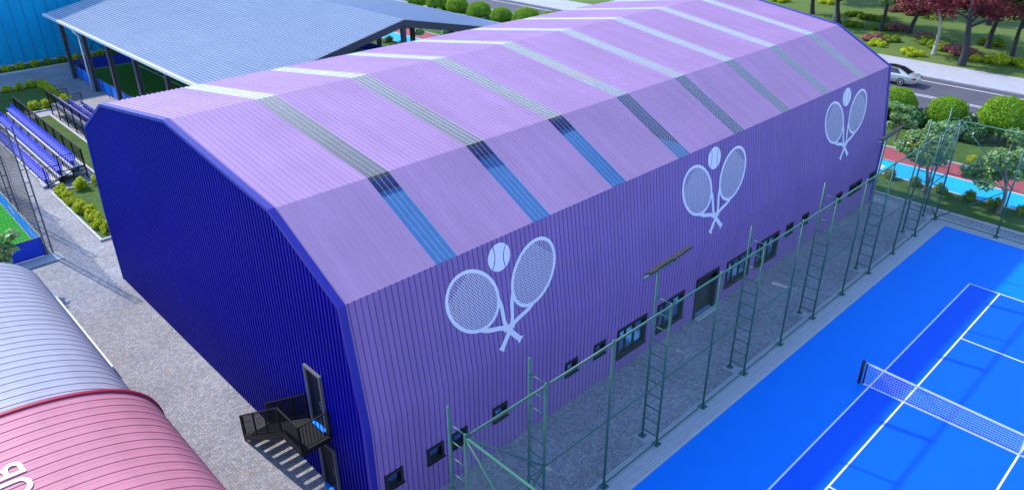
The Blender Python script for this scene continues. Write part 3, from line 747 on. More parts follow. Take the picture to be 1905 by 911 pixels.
for i in range(7):
    t = i/6; K(MB().box((X1+1+t*12.5, Y1+0.4, ZE-0.1+0.2115*(1+t*12.5)-0.16), (X1+1.1+t*12.5, Y2-0.4, ZE-0.1+0.2115*(1+t*12.5))).build('purlin', M['column']))
for y in ycols:
    for x in (-8.1, 18.9):
        K(MB().box((x-0.16, y-0.22, 0), (x-0.12, y+0.22, 5.4)).box((x+0.12, y-0.22, 0), (x+0.16, y+0.22, 5.4)).box((x-0.12, y-0.05, 0), (x+0.12, y+0.05, 5.4)).build('column', M['column']))
for x in (-1.2, 5.4, 12.2):
    for y in (Y1+0.2, Y2-0.2): K(MB().box((x-0.16, y-0.16, 0), (x+0.16, y+0.16, ZE+0.2115*min(x-X1, X2-x)-0.45)).build('column', M['column']))
dpipe = MB().tube((X1-0.09, 68.6, ZE-0.1), (X1-0.09, 68.6, ZE-0.35), 0.07).tube((X1-0.09, 68.6, ZE-0.35), (-8.35, 68.2, ZE-0.7), 0.07).tube((-8.35, 68.2, ZE-0.7), (-8.35, 68.2, 0.05), 0.07)
K(dpipe.build('downpipe', M['white'], None, True))
b = MB().beam((-8.1, 73.9, 5.0), (-8.1, 67.9, 0.4), 0.07, 0.07).beam((-8.1, 67.9, 5.0), (-8.1, 73.9, 0.4), 0.07, 0.07)
K(b.build('cross_brace', M['column']))
K(MB().beam((-8.0, 74, 0.6), (-2, Y2-0.2, 5.6), 0.07, 0.07).beam((-8, Y2-0.2, 5), (-1.4, Y2-0.2, 0.5), 0.07, 0.07).build('cross_brace', M['column']))
# covered pitch and its boards
sheet('covered_pitch', -7.6, 40, 18.2, 76.4, 0.02, M['turf2'])
b = MB(); b.box((-1.95, 44, 0.02), (-1.85, 76.3, 0.026)); b.box((-1.85, 70.3, 0.02), (18, 70.4, 0.026)); b.box((-7.5, 76.2, 0.02), (18, 76.3, 0.026)); b.box((-7.5, 62.9, 0.02), (-1.95, 63.0, 0.026)) if False else None
tag(b.build('pitch_lines', M['line']), kind='structure')
def boards(name, label, pts, h, mout, min_, off, posts=True):
    t = thing(name, label, 'barrier', (pts[0][0], pts[0][1], 0))
    inv = Matrix.Translation((-pts[0][0], -pts[0][1], 0))
    for (xa, ya), (xb, yb) in zip(pts, pts[1:]):
        d = Vector((xb-xa, yb-ya)); Lh = d.length; d /= Lh; nr = Vector((-d.y, d.x))*off
        b = MB(); n = len(b.v)
        A = Vector((xa, ya)); B_ = Vector((xb, yb)); 
        p = [A, B_, B_+nr*0.04, A+nr*0.04]
        b.v = [(q.x, q.y, 0.03) for q in p] + [(q.x, q.y, h) for q in p]
        b.f = [(0, 1, 5, 4), (1, 2, 6, 5), (2, 3, 7, 6), (3, 0, 4, 7), (4, 5, 6, 7)]
        o = b.build('board', [M[mout], M[min_]], t); o.matrix_parent_inverse = inv
        o.data.polygons[2].material_index = 1
        r = MB(); r.beam((A.x+nr.x*.02, A.y+nr.y*.02, h+0.02), (B_.x+nr.x*.02, B_.y+nr.y*.02, h+0.02), 0.07, 0.04); o = r.build('cap_rail', M['steel'], t); o.matrix_parent_inverse = inv
        if posts:
            n = int(Lh/2)
            for i in range(1, n+1):
                q = A + d*(Lh*i/(n+0.5)) - nr*0.03; s = -nr*0.28
                r = MB(); r.beam((q.x, q.y, 0), (q.x, q.y, h), 0.06, 0.06); r.beam((q.x+s.x, q.y+s.y, 0.02), (q.x, q.y, h*0.75), 0.04, 0.04)
                o = r.build('support', M['steel'], t); o.matrix_parent_inverse = inv
    return t
boards('pitch_barrier', 'blue boards around the green pitch under the canopy', [(18.2, 76.6), (-7.75, 76.6), (-7.75, 40)], 1.1, 'boardin', 'board', 1.0)
bt = boards('pitch_barrier', 'blue end boards beyond the pitch seen below the canopy gable', [(18.3, 66.5), (18.3, 42)], 1.0, 'board', 'board', 1.0)

# ---------------------------------------------------------------- cyan hall behind
cy = thing('cyan_building', 'tall plain cyan clad building behind the canopy', 'building', (-9, 90, 0))
inv = Matrix.Translation((9, -90, 0))
b = MB(); b.box((-45, 83.3, 0), (16, 98, 15)); o = b.build('cladding', M['cyanwall'], cy); o.matrix_parent_inverse = inv
b = MB()
for i in range(56): x = -44.6+i*1.08; b.box((x, 83.27, 0.25), (x+0.05, 83.30, 15))
o = b.build('cladding_seams', M['seam'], cy); o.matrix_parent_inverse = inv
o = MB().box((-45, 83.22, 0), (16, 83.295, 0.25)).build('plinth', M['concrete'], cy); o.matrix_parent_inverse = inv

# ---------------------------------------------------------------- caged football pitch at the left
sheet('football_turf', -60, 36.4, -20.98, 75, 0.02, M['turf'])
bd = boards('football_barrier', 'bright blue board wall around the green football cage', [(-50, 36.32), (-20.9, 36.32), (-20.9, 60)], 1.08, 'board', 'boardin', 1.0, False)
# marks on the boards: illegible white hand lettering
def scribble(y0, L_):
    b = MB(); y = y0; rr = random.Random(int(y0*10))
    while y < y0+L_:
        h = rr.uniform(0.12, 0.3); z = 0.5 + rr.uniform(-0.05, 0.08)
        b.beam((-20.955, y, z), (-20.955, y+0.06, z+h), 0.012, 0.03)
        if rr.random() < 0.6: b.beam((-20.955, y+0.02, z+h*0.5), (-20.955, y+0.15, z+h*0.55), 0.012, 0.03)
        y += rr.uniform(0.09, 0.17)
    o = b.build('board_lettering', M['white'], bd); o.matrix_parent_inverse = Matrix.Translation((50, -36.32, 0))
scribble(37.0, 1.9); scribble(41.6, 1.9); scribble(46.2, 1.9)
def net_tower(y, label):
    t = thing('net_tower', label, 'mast', (-20.85, y, 0), 'ladder masts of the football cage')
    for x in (0.0, 0.26): MB().box((x-0.035, -0.035, 0), (x+0.035, 0.035, 7.36)).build('mast_leg', M['steel'], t)
    z = 0.5
    while z < 7.4: MB().box((0.035, -0.02, z-0.02), (0.225, 0.02, z+0.02)).build('rung', M['steel'], t); z += 0.75
    MB().box((-0.12, -0.14, 0), (0.4, 0.14, 0.03)).build('base_plate', M['concrete'], t)
for y, l in ((36.25, 'dark ladder mast at the near corner of the football cage'), (42.7, 'dark ladder mast in the middle of the visible cage side'), (49.1, 'dark ladder mast at the left image edge behind the football cage')): net_tower(y, l)
nt_ = thing('cage_net', 'black square mesh net hanging between the ladder masts', 'net', (-20.8, 36.3, 0))
b = MB(); y = 36.3
while y < 52: b.box((-20.835, y-0.004, 1.12), (-20.825, y+0.004, 7.3)); y += 0.17
z = 1.15
while z < 7.3: b.box((-20.833, 36.3, z-0.004), (-20.827, 52, z+0.004)); z += 0.17
o = b.build('mesh', M['netblack'], nt_); o.matrix_parent_inverse = Matrix.Translation((20.8, -36.3, 0))
b = MB(); x = -36.0
while x < -20.9: b.box((x-0.004, 36.245, 1.12), (x+0.004, 36.255, 7.3)); x += 0.17
z = 1.15
while z < 7.3: b.box((-36, 36.247, z-0.004), (-20.9, 36.253, z+0.004)); z += 0.17
o = b.build('mesh', M['netblack'], nt_); o.matrix_parent_inverse = Matrix.Translation((20.8, -36.3, 0))
sheet('cage_plinth', -50, 35.2, -20.3, 36.25, 0.035, M['concrete'])

# ---------------------------------------------------------------- grandstands
def stand(label, x, y, rz):
    """local frame: seats face -x, back rail at x=0, length along +y"""
    t = thing('grandstand', label, 'grandstand', (x, y, 0), 'small blue seated grandstands', rz)
    Ln = 16.6; T = [(-2.62, -1.72, 0.12), (-1.72, -0.82, 0.52), (-0.82, -0.02, 0.95)]
    for x0, x1, z in T:
        MB().box((x0+0.02, 0.05, z-0.06), (x1, Ln-0.05, z)).build('deck', M['deck'], t)
        MB().box((x0, 0.05, max(0, z-0.42)), (x0+0.018, Ln-0.05, z+0.002)).build('riser', M['riser'], t)
    seat = None; n = 32
    for x0, x1, z in T:
        for i in range(n):
            if seat is None:
                b = MB(); w_ = 0.185
                prof = [(0.0, 0.0), (0.04, 0.03), (0.36, -0.01), (0.42, 0.04), (0.50, 0.42), (0.47, 0.43), (0.38, 0.07), (0.34, 0.03), (0.04, 0.07), (-0.01, 0.03)]
                pv = [(a, -w_, c) for a, c in prof] + [(a, w_, c) for a, c in prof]; k = len(prof)
                b.v = pv; b.f = [tuple(range(k))[::-1], tuple(range(k, 2*k))] + [(j, (j+1) % k, k+(j+1) % k, k+j) for j in range(k)]
                b.box((0.1, -0.05, -0.33), (0.3, 0.05, 0.0))
                seat = b.build('seat', [M['seat'], M['seatpan']], t); s = seat
                for pi in (9, 10, 8): seat.data.polygons[pi].material_index = 1
            else:
                s = seat.copy(); col.objects.link(s); s.parent = t
            s.location = (x0+0.06, 0.45+i*0.505, z+0.34); s.scale = (0.8, 1, 1)
    # back fence
    b = MB(); b.box((-0.03, 0, 2.02), (0.03, Ln, 2.08)); b.box((-0.02, 0, 0.98), (0.02, Ln, 1.02)); y = 0.0
    while y < Ln: b.box((-0.006, y, 1.0), (0.006, y+0.014, 2.05)); y += 0.11
    b.build('back_fence', M['blackmetal'], t)
    for i in range(9):
        y = i*Ln/8
        b = MB().box((-0.04, y-0.035, 0), (0.04, y+0.035, 2.1)); b.box((-1.72, y-0.03, 0), (-1.66, y+0.03, 0.5)); b.box((-0.86, y-0.03, 0), (-0.80, y+0.03, 0.9))
        b.box((-1.7, y-0.02, 0.28), (0, y+0.02, 0.33)); b.box((-0.85, y-0.02, 0.62), (0, y+0.02, 0.67)); b.beam((-2.6, y, 0.1), (-0.02, y, 0.95), 0.04, 0.06)
        b.build('frame', M['blackmetal'], t)
    for ye in (-0.03, Ln+0.03):
        for xa, xb, z0, z1 in ((-2.45, -1.5, 0.42, 1.4), (-1.5, 0.0, 0.9, 1.95)):
            b = MB(); b.box((xa, ye-0.02, z1-0.04), (xb, ye+0.02, z1)); b.box((xa, ye-0.02, z0-0.05), (xb, ye+0.02, z0)); x_ = xa
            while x_ < xb: b.box((x_-0.01, ye-0.01, z0), (x_+0.01, ye+0.01, z1)); x_ += 0.13
            b.box((xa-0.03, ye-0.03, 0), (xa+0.03, ye+0.03, z1+0.04)); b.build('end_railing', M['blackmetal'], t)
    MB().box((-2.75, -0.0, 0.0), (-2.35, 1.0, 0.18)).build('step', M['concrete'], t)
    return t
stand('grandstand of blue seats facing left, beside the football cage', -15.58, 46.4, 0)
stand('grandstand turned away, partly hidden behind the blue gable', -13.12, 46.5+16.6, math.pi)

# ---------------------------------------------------------------- planting
def leaf_obj(name, P, Nrm, size, m, parent=None, aspect=1.6):
    P = np.asarray(P, float); n = len(P); Nn_ = np.asarray(Nrm, float)
    Nn_ = Nn_/np.maximum(np.linalg.norm(Nn_, axis=1, keepdims=True), 1e-6)
    t = RNG.normal(size=(n, 3)); u = np.cross(Nn_, t); u /= np.maximum(np.linalg.norm(u, axis=1, keepdims=True), 1e-6); w = np.cross(Nn_, u)
    s = (np.asarray(size)*RNG.uniform(0.6, 1.3, n))[:, None]
    V = np.stack([P - u*s*aspect/2, P - w*s/2 + Nn_*s*0.12, P + u*s*aspect/2, P + w*s/2 + Nn_*s*0.12], 1).reshape(-1, 3)
    me = bpy.data.meshes.new(name); me.vertices.add(4*n); me.vertices.foreach_set('co', V.astype(np.float32).ravel())
    me.loops.add(4*n); me.loops.foreach_set('vertex_index', np.arange(4*n, dtype=np.int32)); me.polygons.add(n)
    me.polygons.foreach_set('loop_start', np.arange(0, 4*n, 4, dtype=np.int32)); me.update(calc_edges=True); me.validate()
    me.materials.append(m); o = bpy.data.objects.new(name, me); col.objects.link(o)
    if parent: o.parent = parent
    return o
def blob_pts(n, c, r, shell=0.45):
    d = RNG.normal(size=(n, 3)); d /= np.linalg.norm(d, axis=1, keepdims=True)
    rad = (1 - shell*RNG.random(n)**1.6)[:, None]
    return np.array(c) + d*np.array(r)*rad, d

def proto_topiary(seed):
    t = bpy.data.objects.new('topiary_tree', None); col.objects.link(t)
    n = 9000; P, d = blob_pts(n, (0, 0, 0), (1.5, 1.5, 1.22), 0.22)
    lump = 1 + 0.05*np.sin(d[:, 0]*7+seed)*np.cos(d[:, 1]*6+seed*2) + 0.04*np.sin(d[:, 2]*9+seed)
    P = P*lump[:, None]; P[:, 2] = np.where(P[:, 2] < -0.7, -0.7+(P[:, 2]+0.7)*0.35, P[:, 2]); P[:, 2] += 1.62
    leaf_obj('crown', P, d + RNG.normal(size=(n, 3))*0.55, np.full(n, 0.085), M['l_ball'], t)
    MB().path([(0, 0, 0), (0.03, 0.02, 0.8), (0, 0, 1.2), (0.02, 0, 1.7)], [0.13, 0.1, 0.09, 0.05]).build('trunk', M['brownbark'], t, True)
    return t
def proto_shrub(m, seed, r=0.5, h=0.75, n=900, sz=0.085, name='shrub'):
    t = bpy.data.objects.new(name, None); col.objects.link(t); P = []; D = []
    rr = random.Random(seed)
    for k in range(11):
        a = rr.uniform(0, 6.28); q = r*0.75*math.sqrt(rr.random()); hh = h*rr.uniform(0.6, 1.05)*(1-0.35*q/r); cx, cy_ = q*math.cos(a), q*math.sin(a)
        p, d = blob_pts(n//11, (cx, cy_, hh*0.52), (r*0.36, r*0.36, hh*0.52), 0.5); P.append(p); D.append(d+np.array([0, 0, 0.1]))
    P = np.concatenate(P); D = np.concatenate(D)
    leaf_obj('foliage', P, D+RNG.normal(size=P.shape)*0.5, np.full(len(P), sz), m, t, 2.0)
    b = MB()
    for k in range(5):
        a = rr.uniform(0, 6.28); b.path([(0, 0, 0), (0.12*math.cos(a), 0.12*math.sin(a), h*0.3), (0.28*r*2*math.cos(a), 0.28*r*2*math.sin(a), h*0.7)], [0.025, 0.018, 0.008], 5)
    b.build('stems', M['brownbark'], t); return t
def proto_tree(m, bark, seed, height=8.5, spread=4.2, leaves=6500, lsz=0.2, lean=0.6, base=3.2, tr=0.25, flowers=0, fork=False, flat=0.5, name='tree', nl=9):
    rr = random.Random(seed); t = bpy.data.objects.new(name, None); col.objects.link(t)
    a0 = rr.uniform(0, 6.28); lx, ly = math.cos(a0)*lean, math.sin(a0)*lean; pts = []; rad = []; n = 9
    for i in range(n+1):
        u = i/n; pts.append((lx*u**1.3 + 0.16*math.sin(u*7+seed), ly*u**1.3 + 0.16*math.cos(u*6+seed) - 0.16*math.cos(seed), height*0.82*u)); rad.append(tr*(1-0.8*u)*(1.25 if i == 0 else 1))
    b = MB(); b.path(pts, rad, 9); tips = []
    for k in range(nl):
        u = rr.uniform(base/(height*0.82), 0.98) if not fork else rr.uniform(base/(height*0.82)*0.6, 0.98)
        i = u*n; i0 = min(int(i), n-1); p = Vector(pts[i0]).lerp(Vector(pts[i0+1]), i-i0)
        a = 2.4*k + rr.uniform(-0.4, 0.4); Lb = spread*rr.uniform(0.6, 1.0)*(1.1-0.45*u); rise = Lb*rr.uniform(0.15, 0.55)
        q = [p]; d = Vector((math.cos(a), math.sin(a), 0))
        for s in range(1, 5): q.append(p + d*Lb*s/4 + Vector((rr.uniform(-.15, .15), rr.uniform(-.15, .15), rise*(s/4)**0.8)))
        r0 = tr*(1-0.8*u)*0.6; b.path(q, [r0, r0*0.75, r0*0.55, r0*0.35, r0*0.15], 5)
        tips += [(q[2], 0.55), (q[3], 0.8), (q[4], 1.0)]
        for s in (1, 2, 3):
            e = a + rr.choice((-1, 1))*rr.uniform(0.5, 1.1); l2 = Lb*0.4; w_ = q[s] + Vector((math.cos(e)*l2, math.sin(e)*l2, l2*rr.uniform(0.1, 0.5)))
            b.path([q[s], q[s].lerp(w_, 0.5)+Vector((0, 0, 0.06)), w_], [r0*0.4, r0*0.25, r0*0.1], 4); tips.append((w_, 0.8))
    tips.append((Vector(pts[-1]), 1.0))
    b.build('trunk', bark, t, True)
    P = []; D = []; tot = sum(x for _, x in tips)
    for p, wgt in tips:
        k = int(leaves*wgt/tot); r = spread*0.25*wgt*rr.uniform(0.8, 1.3)
        pp, d = blob_pts(k, tuple(p), (r, r, r*flat), 0.75); P.append(pp); D.append(d*0.6+np.array([0, 0, 0.6]))
    P = np.concatenate(P); D = np.concatenate(D)
    leaf_obj('crown', P, D+RNG.normal(size=P.shape)*0.5, np.full(len(P), lsz), m, t)
    if flowers:
        Pf = []
        for _ in range(flowers):
            p = P[rr.randrange(len(P))]+np.array([0, 0, 0.1]); q, d = blob_pts(9, p, (0.09, 0.09, 0.06), 0.5); Pf.append(q)
        Pf = np.concatenate(Pf); leaf_obj('blossom', Pf, np.tile([0, 0, 1.0], (len(Pf), 1))+RNG.normal(size=Pf.shape)*0.4, np.full(len(Pf), 0.12), M['l_flower'], t)
    return t
used = set()
def place(proto, x, y, label, cat, group=None, sc=1.0, rz=0.0, z=0.0, name=None):
    o = proto if proto.name not in used else copy_tree(proto)
    used.add(proto.name); o.location = (x, y, z); o.rotation_euler = (0, 0, rz); o.scale = (sc, sc, sc)
    if name: o.name = name
    return tag(o, label, cat, group)
R = random.Random(3)
# clipped ball trees by the road
tp = [proto_topiary(1), proto_topiary(2.4)]
near_lab = {5.9: 'clipped ball tree nearest the right image edge, in front of the road', 9.9: 'clipped ball tree in the middle of the three near ones by the road', 13.9: 'clipped ball tree touching the far corner edge of the purple hall'}
for i, y in enumerate((5.9, 9.9, 13.9)):
    place(tp[i % 2], 35.7, y-0.1-0.15*i, near_lab[y], 'tree', 'clipped ball trees along the road', (1.18, 0.98, 1.0)[i], i*1.3, (0.02, -0.2, -0.32)[i])
fl = ['ball tree just above the purple roof edge, mostly hidden', 'large ball tree rising over the purple roof beside the canopy end', 'ball tree above the tip of the canopy roof', 'ball tree second from the canopy tip', 'ball tree third from the canopy tip beside the road', 'ball tree fourth from the canopy tip near the top edge', 'leftmost ball tree visible above the canopy roof']
for i, (y, s) in enumerate(((52.2, 1.15), (56.2, 1.12), (60.5, 0.92), (64.5, 1.0), (68.7, 1.0), (72.8, 0.98), (77.0, 1.0))):
    place(tp[i % 2], 36.0, y, fl[i], 'tree', 'clipped ball trees along the road', s, i*0.9+0.4, 0.07)
# broad-leaved hedge bushes between them
hb = [proto_shrub(M['l_hedge'], s, 1.9, 1.9, 5200, 0.15, 'hedge_bush') for s in (11, 12)]
for b_ in hb: b_.scale = (1, 1, 1)
hl = ['dark broad leaved hedge bush at the right image edge below the ball tree', 'dark hedge bush between the right and middle ball trees', 'dark hedge bush between the middle ball tree and the hall corner', 'dark hedge bush half hidden by the hall corner']
for i, y in enumerate((3.9, 7.8, 11.6, 15.0)):
    place(hb[i % 2], 35.0, y, hl[i], 'hedge', 'dark hedge bushes beside the road', 1.0, i*1.1, 0.05)
place(hb[1], 35.0, 0.2, 'dark hedge bush just past the right image edge', 'hedge', 'dark hedge bushes beside the road', 1.0, 2.0, 0.05)
for i, (y, l) in enumerate(((55.3, 'hedge bush below the large ball tree over the purple roof'), (59.4, 'hedge bush between ball trees above the canopy tip'), (63.6, 'dark hedge bush behind the middle of the canopy roof edge'), (67.8, 'dark hedge bush left of the fourth ball tree'), (72, 'leftmost dark hedge bush above the canopy roof'))):
    place(hb[i % 2], 35.8, y, l, 'hedge', 'dark hedge bushes beside the road', 0.95, i*0.7, 0.05)
# blossoming small trees on the verge
mg = [proto_tree(M['l_mag'], M['brownbark'], s, 6.3, 2.4, 4800, 0.19, 0.45, 1.9, 0.14, 26, True, 0.75, 'blossom_tree', 8) for s in (21, 22)]
place(mg[0], 21.6, 5.9, 'white flowering small tree behind the far fence ladders', 'tree', 'white flowering trees', 0.84, 0.3, 0.07)
place(mg[1], 21.8, 1.7, 'white flowering small tree at the right image edge beyond the end fence', 'tree', 'white flowering trees', 0.95, 1.9, 0.07)
place(mg[0], 29.6, 10.9, 'white flowering small tree behind the hall corner floodlight', 'tree', 'white flowering trees', 0.55, 2.6, 0.07)
place(mg[1], 30.2, 2.0, 'white flowering tree beyond the red track at the right edge', 'tree', 'white flowering trees', 0.55, 4.0, 0.07)
place(mg[1], 24.0, 62.0, 'small forked tree seen through the canopy gable opening', 'tree', 'white flowering trees', 0.5, 0.6, 0.05)
place(mg[0], 22.2, 66.0, 'slim tree left of the forked tree under the canopy gable', 'tree', 'white flowering trees', 0.5, 3.0, 0.07)
for i, (x, y, l) in enumerate(((30.2, 60.3, 'leafy low tree right of the canopy gable columns'), (30.2, 57.6, 'leafy low tree seen under the right end of the canopy roof'), (30.4, 64.0, 'leafy low tree behind the forked tree under the canopy'), (27.6, 58.6, 'leafy low tree standing nearest the purple roof under the canopy beam'))):
    place(mg[i % 2], x-1, y, l, 'tree', 'white flowering trees', 0.5, i, 0.07)
# shrubs along the verge
ye = [proto_shrub(M['l_yel'], s, 0.52, 0.8, 900, 0.075) for s in (31, 32, 33)]
ol = [proto_shrub(M['l_olive'], s, 0.52, 0.8, 900, 0.075) for s in (41, 42)]
vl = ['olive shrub beside the hall corner at the track edge', 'olive shrub behind the first far ladder on the verge', 'olive shrub right of the flowering tree trunk', 'olive shrub in the middle of the far verge by the cyan track', 'olive shrub behind the forked tree trunk near the right edge', 'olive shrub cut by the right image edge on the verge']
for i, (x, y) in enumerate(((22.7, 8.54), (22.6, 6.78), (22.6, 5.25), (22.7, 3.62), (22.6, 2.1), (22.6, 0.6))):
    place(ol[i % 2], x, y, vl[i], 'shrub', 'olive shrubs along the cyan track', 0.95, i*1.7, 0.07)
for i, (x, y, l) in enumerate(((29.2, 9.7, 'small yellow shrub beyond the red track near the hall corner'), (29.2, 5.5, 'small yellow shrub beyond the red track behind the ladders'), (29.3, 4.3, 'small yellow shrub beyond the red track near the right flowering tree'), (29.2, 1.2, 'small yellow shrub beyond the red track at the right edge'))):
    place(ye[i % 3], x, y, l, 'shrub', 'yellow shrubs beyond the red track', 0.9, i, 0.07)
for i, (x, y, l) in enumerate(((22.6, 68.0, 'olive shrub left of the slim tree under the canopy gable'), (22.6, 64.9, 'olive shrub right of the slim tree under the canopy gable'), (22.6, 62.3, 'olive shrub before the forked tree under the canopy gable'), (19.9+1, 67, 'yellowish shrub lowest under the canopy gable'), (20.8, 69, 'yellowish shrub beside the blue boards under the gable'))):
    place(ol[i % 2] if i < 3 else ye[0], x, y, l, 'shrub', None, 1.0, i, 0.07)
# west hedges
hy = [(-17.72, 45.0), (-17.73, 44.1), (-17.77, 43.2), (-17.79, 42.3), (-17.6, 41.4), (-17.81, 40.7), (-17.5, 40.2), (-17.67, 39.3), (-17.5, 38.5), (-17.71, 37.7), (-17.45, 36.9)]
ordn = ['first', 'second', 'third', 'fourth', 'fifth', 'sixth', 'seventh', 'eighth', 'ninth', 'tenth', 'eleventh', 'twelfth']
for i, (x, y) in enumerate(hy):
    place(ye[i % 3], x, y, f'yellow green shrub, {ordn[i]} from the grandstand in the kerbside row', 'shrub', 'yellow green shrubs along the kerb by the blue gable', 0.86+R.uniform(-.08, .08), R.uniform(0, 6), 0.07)
for x, y, l in ((-16.5, 44.6, 'yellow green shrub alone between the stand end and the kerb row'), (-15.3, 44.5, 'larger yellow green shrub touching the blue gable edge')):
    place(ye[1], x, y, l, 'shrub', None, 1.1, R.uniform(0, 6), 0.07)
for i, (x, y) in enumerate(((-14.11, 73.3), (-13.1, 73.2), (-12.1, 73.3), (-11.4, 73.3))):
    place(ye[i % 3], x, y, f'yellow green shrub, {ordn[i]} from the left on the far lawn edge', 'shrub', 'shrubs on the far lawn edge', 0.95, R.uniform(0, 6), 0.07)
for i, y in enumerate((72.4, 71.4, 70.4, 69.4, 68.4, 67.4, 66.5, 65.6)):
    place(ye[i % 3], -11.3, y, f'yellow green shrub, {ordn[i]} from the far lawn corner towards the rear stand', 'shrub', 'shrubs down the side of the far lawn', 1.0, R.uniform(0, 6), 0.07)
for x, y, l in ((-13.8, 65.6, 'bright shrub on the lawn behind the left stand, left one'), (-12.9, 65.5, 'bright shrub on the lawn behind the left stand, right one'), (-16.9, 65.6, 'bright shrub behind the upper end of the left stand')):
    place(ye[2], x, y, l, 'shrub', None, 1.0, R.uniform(0, 6), 0.07)
for i, x in enumerate((-12.2, -10.95, -9.7, -8.4, -7.1, -5.8, -4.5, -3.4, -2.2, -1.0)):
    place((ye+ol)[i % 5], x, 81.5, f'shrub against the cyan wall, {ordn[i]} from the left', 'shrub', 'shrubs along the foot of the cyan wall', 0.95, R.uniform(0, 6), 0.07)
# park
red = proto_tree(M['l_red'], M['bark'], 51, 11, 6.6, 13000, 0.17, 1.6, 3.6, 0.36, 0, False, 0.4, 'red_leaved_tree', 15)
redp = proto_tree(M['l_red'], M['palebark'], 52, 8, 5.0, 8000, 0.17, 1.0, 3.0, 0.22, 0, False, 0.4, 'red_leaved_tree', 11)
grn = [proto_tree(M['l_dark'], M['bark'], s, 10, 5.2, 8000, 0.2, 1.4, 3.9, 0.26, 0, True, 0.5, 'park_tree', 12) for s in (61, 62)]
PZ = 0.12
place(red, 56.8, 15.5, 'big red leaved tree with thick leaning dark trunk beside the pavement', 'tree', 'red leaved park trees', 1.0, -0.9, PZ)
place(redp, 59.7, 18.9, 'red leaved tree with pale cream trunk', 'tree', 'red leaved park trees', 1.0, 2.0, PZ)
place(red, 66.7, 15.9, 'red leaved tree farther back behind the thick trunk', 'tree', 'red leaved park trees', 0.85, 2.2, PZ)
for i, (x, y, s, l) in enumerate(((71.2, 38.3, 1.1, 'straight dark trunked park tree nearest the hall ridge'), (67.9, 33.4, 1.0, 'forked dark park tree just beyond the hall roof corner'), (67.0, 27.7, 1.0, 'slim curved dark park tree between rose shrubs'), (68.3, 24.8, 1.0, 'forked dark park tree left of the red trees'), (64.6, 13.2, 0.95, 'leaning dark park tree near the right image edge'), (84, 44, 1.1, 'park tree far back at the top edge, left'), (88, 33, 1.1, 'park tree far back at the top edge, middle'), (80, 20, 1.1, 'park tree far back behind the red crowns'), (72, 6, 1.05, 'park tree whose crown fills the upper right corner'), (95, 52, 1.1, 'park tree hidden above the hall ridge'), (82, 31, 1.0, 'park tree whose low crown darkens the top edge'))):
    place(grn[i % 2], x, y, l, 'tree', 'dark trunked park trees', s, i*1.9, PZ)
place(proto_tree(M['l_dark'], M['palebark'], 71, 8, 3.5, 3000, 0.2, 0.7, 4, 0.16, 0, False, 0.5, 'park_tree'), 68.7, 34.3, 'thin pale trunked park tree beside the forked one', 'tree', None, 1.0, 0.5, PZ)
by = [proto_shrub(M['l_yel'], s, 1.5, 1.0, 2600, 0.13, 'park_shrub') for s in (81,)][0]
bo = proto_shrub(M['l_olive'], 82, 1.5, 1.0, 2600, 0.13, 'park_shrub')
br = proto_shrub(M['l_rose'], 83, 1.6, 1.1, 2600, 0.11, 'rose_shrub')
for p_, x, y, s, l in ((by, 76.3, 45.8, 1.1, 'yellow shrub right beside the hall ridge trim'), (by, 79.8, 40.4, 1.1, 'yellow shrub behind the straight dark trunk'), (bo, 73.5, 34.0, 1.0, 'olive shrub behind the forked tree, left'), (bo, 72.8, 32.0, 1.0, 'olive shrub behind the forked tree, right'), (br, 80.7, 31.2, 1.1, 'rose coloured shrub far back at the top'), (br, 79.5, 29.0, 1.0, 'rose coloured shrub far back, right of its twin'), (bo, 73.1, 30.0, 0.9, 'olive shrub left of the slim curved tree'), (bo, 67.2, 31.2, 1.0, 'olive shrub behind the roof corner'), (br, 69.0, 26.4, 1.1, 'rose shrub right of the slim curved trunk'), (bo, 67.5, 28.3, 0.8, 'small olive shrub at the foot of the slim curved tree'),
                    (br, 61.3, 26.2, 1.1, 'rose shrub nearest the hall roof edge'), (by, 59.6, 25.0, 0.9, 'yellow shrub in front of the rose shrub by the roof edge'), (bo, 62.8, 24.7, 0.9, 'olive shrub behind the rose shrub by the roof edge'), (by, 57.8, 20.6, 1.0, 'bright yellow shrub beside the pavement left of the pale trunk'), (bo, 64.2, 21.4, 1.1, 'olive shrub behind the pale trunk, left'), (bo, 62.6, 19.6, 1.1, 'olive shrub behind the pale trunk, right'), (br, 62.0, 17.6, 1.2, 'rose shrub behind the thick dark trunk, left'), (br, 61.4, 15.9, 1.0, 'rose shrub behind the thick dark trunk, right'), (by, 60.2, 14.7, 0.9, 'yellow shrub right of the thick dark trunk'), (by, 60.8, 13.0, 1.2, 'wide yellow shrub between the thick trunk and the leaning tree'), (by, 60.9, 10.9, 1.0, 'yellow shrub below the leaning tree at the right'), (bo, 68.6, 16.2, 1.2, 'olive shrub farther back between the right trunks'), (br, 66.9, 22.5, 0.9, 'rose shrub in shade below the red crown, left'), (by, 79.5, 26.0, 1.1, 'yellow shrub far back left of the red crowns'), (bo, 80.5, 27.4, 1.2, 'olive shrub far back left of the red crowns'), (bo, 57.4, 8.4, 0.9, 'dark shrub at the right image edge by the pavement')):
    place(p_, x, y, l, 'shrub', 'park shrubs', s*0.82, R.uniform(0, 6), PZ)
# flowering shrub behind the clubhouse
sm = proto_tree(M['l_mag'], M['brownbark'], 91, 3.9, 1.5, 700, 0.24, 0.2, 1.4, 0.07, 8, True, 0.8, 'blossom_tree', 7)
place(sm, -23.6, 33.4, 'small white flowering bush between the lavender roof and the blue boards', 'tree', None, 1.0, 0.5, 0.0)

